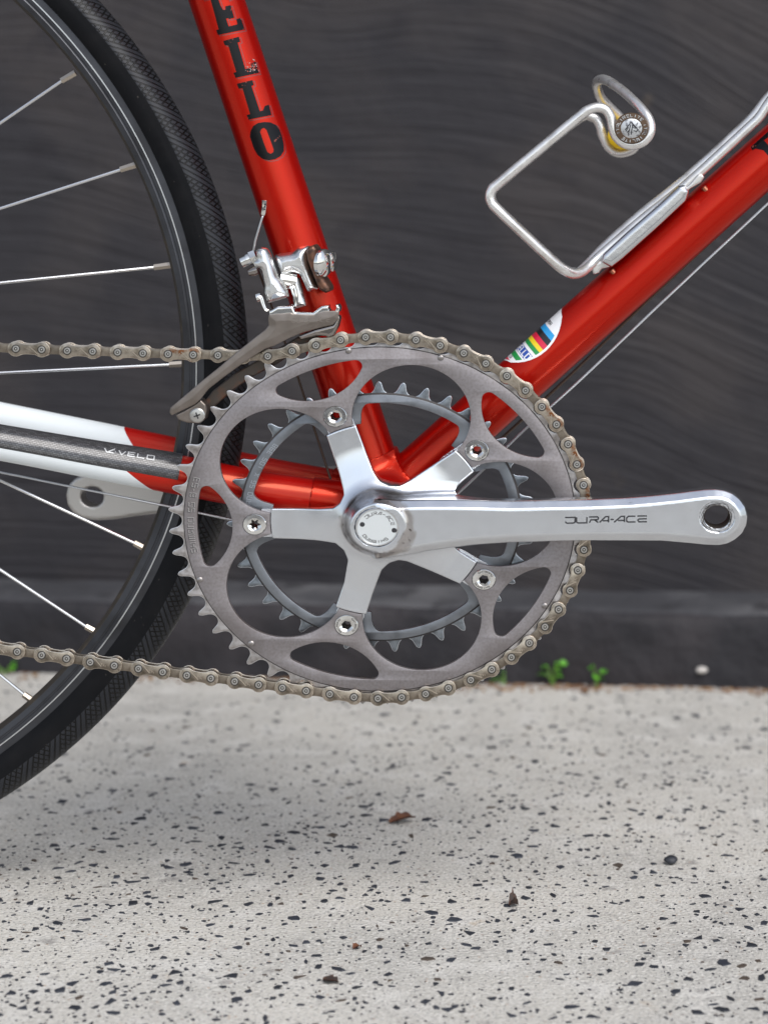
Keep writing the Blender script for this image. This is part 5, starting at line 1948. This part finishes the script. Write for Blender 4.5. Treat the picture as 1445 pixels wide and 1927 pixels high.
backz = [(608, 125, 62), (628, 170, 70), (680, 225, 78), (735, 280, 83), (800, 350, 85), (790, 410, 85), (745, 434, 85), (700, 434, 85), (660, 405, 85), (632, 350, 85), (622, 310, 85), (606, 278, 85), (580, 262, 85), (520, 268, 85), (300, 444, 85), (128, 588, 85), (98, 616, 85), (88, 648, 85), (96, 682, 85), (126, 716, 85), (252, 835, 82), (390, 962, 74), (445, 1005, 66), (490, 1022, 60), (535, 1008, 56), (640, 900, 54), (820, 740, 54), (1050, 555, 54), (1340, 290, 54), (1445, 165, 54), (1640, -60, 54)]
P = spline([W(*q) for q in bz(loopz + apex + backz)], 6)
mesh_obj('wire_loop', *tube(P, 2.65, 14), 'rod', bc, sharp=None)
# flattened mounting plate along the tube, with tabs and bolts
pp = [(1130, 493), (1150, 503), (1172, 486), (1240, 425), (1290, 378), (1296, 360), (1288, 348), (1276, 350), (1240, 384), (1180, 436), (1134, 478)]
Pp = Poly(XZ([(u, v) for u, v in pp], 26), 0.8, pad=8, h=0.25)
qq = np.array(XZ(pp, 26))
def plate_f(p):
    return smax(Pp(p[:, 0], p[:, 2]), np.abs(p[:, 1] - 33) - 9.5, 3.0)
M['plate'] = mat('embossed_plate', (0.62, 0.63, 0.65), 0.24, 1.0, bump=(150, 0.16, 0.6))
sdf_obj('mounting_plate', plate_f, (qq[:, 0].min() - 2, 22, qq[:, 1].min() - 2), (qq[:, 0].max() + 2, 46, qq[:, 1].max() + 2), 0.7, 'plate', bc)
def tab(px, y0, y1, m='rod'):
    Pt = Poly(XZ(px, y0), 0.5, pad=6, h=0.25)
    q = np.array(XZ(px, y0))
    sdf_obj('plate_tab', lambda p: smax(Pt(p[:, 0], p[:, 2]), np.abs(p[:, 1] - (y0 + y1) / 2) - (y1 - y0) / 2, 1.2), (q[:, 0].min() - 2, y0 - 2, q[:, 1].min() - 2), (q[:, 0].max() + 2, y1 + 2, q[:, 1].max() + 2), 0.6, m, bc)
tab([(1284, 356), (1298, 345), (1312, 328), (1320, 327), (1325, 333), (1318, 344), (1300, 354), (1288, 364)], 29, 41)
tab([(1112, 505), (1122, 494), (1140, 488), (1150, 494), (1146, 503), (1132, 506), (1126, 514), (1116, 517)], 29, 41)
M['bolt_red_reflect'] = mat('steel_red_reflection', (0.42, 0.15, 0.09), 0.28, 1.0)  # steel bolts; reflection of the red tube painted into the base colour
for u, v in ((1318, 347), (1145, 503)):
    c_ = W(u, v, 35)
    n_ = np.cross(dt_d, (0, 1.0, 0))
    n_ = n_ if n_[2] > 0 else -n_
    mesh_obj('cage_bolt', *tube([c_ - n_ * 5.5, c_ - n_ * 2.2, c_ - n_ * 1.8], [1.7, 1.7, 1.2], 16), 'bolt_red_reflect', bc, sharp=30)
# end plugs: brown printed cap in front, yellow plastic behind
c_ = W(1187.5, 241.5, -1)
plug = MB()
plug.add(*lathe([(8.6, 3), (8.9, -1.0), (8.5, -1.8), (5.9, -2.0), (5.6, -1.7)], 40, 0.92, (c_[0], 0, c_[2])), 0)
plug.add(*lathe([(5.6, -1.7), (5.4, -1.8), (0.01, -1.8)], 40, 0.92, (c_[0], 0, c_[2])), 1)
for a0, s_ in ((300, 'ELITE'), (205, 'ITALIA'), (110, 'ELITE'), (20, 'ITALIA')):
    text(plug, s_, 0, 1.5, 1.75, 1.1, 0.32, arcmap(c_[0], -2.06, c_[2], 6.5, a0, 0.92), m=1)
for ln in ([(-3.4, -1.0), (-0.6, 3.0), (0.2, 3.2), (3.4, -0.8), (2.6, -1.8), (1.0, -1.3)], [(-0.4, 2.2), (-1.6, -3.2)], [(0.6, 2.2), (-0.2, -3.6)], [(-3.0, -1.8), (-1.6, 0.6)], [(-2.4, -2.4), (-1.3, -1.2)], [(0.8, 0.4), (2.2, 0.0), (0.9, 1.8)]):
    ribbon(plug, ln, 0.55, lambda s, t: (c_[0] + s, -1.84, c_[2] + t * 0.92), 2)
plug.build('end_plug', ['brown', 'emblem', 'dark'], bc, sharp=30)
c2 = W(1172, 255, 80)
yp = MB().add(*lathe([(0.01, -9), (6.5, -9), (8.6, -7), (8.6, 6), (0.01, 6)], 32, 0.92, (c2[0], c2[1], c2[2])), 0)
yp.build('end_plug', ['yellow'], bc, sharp=30)['label'] = 'yellow plastic plug on the far side of the cage'
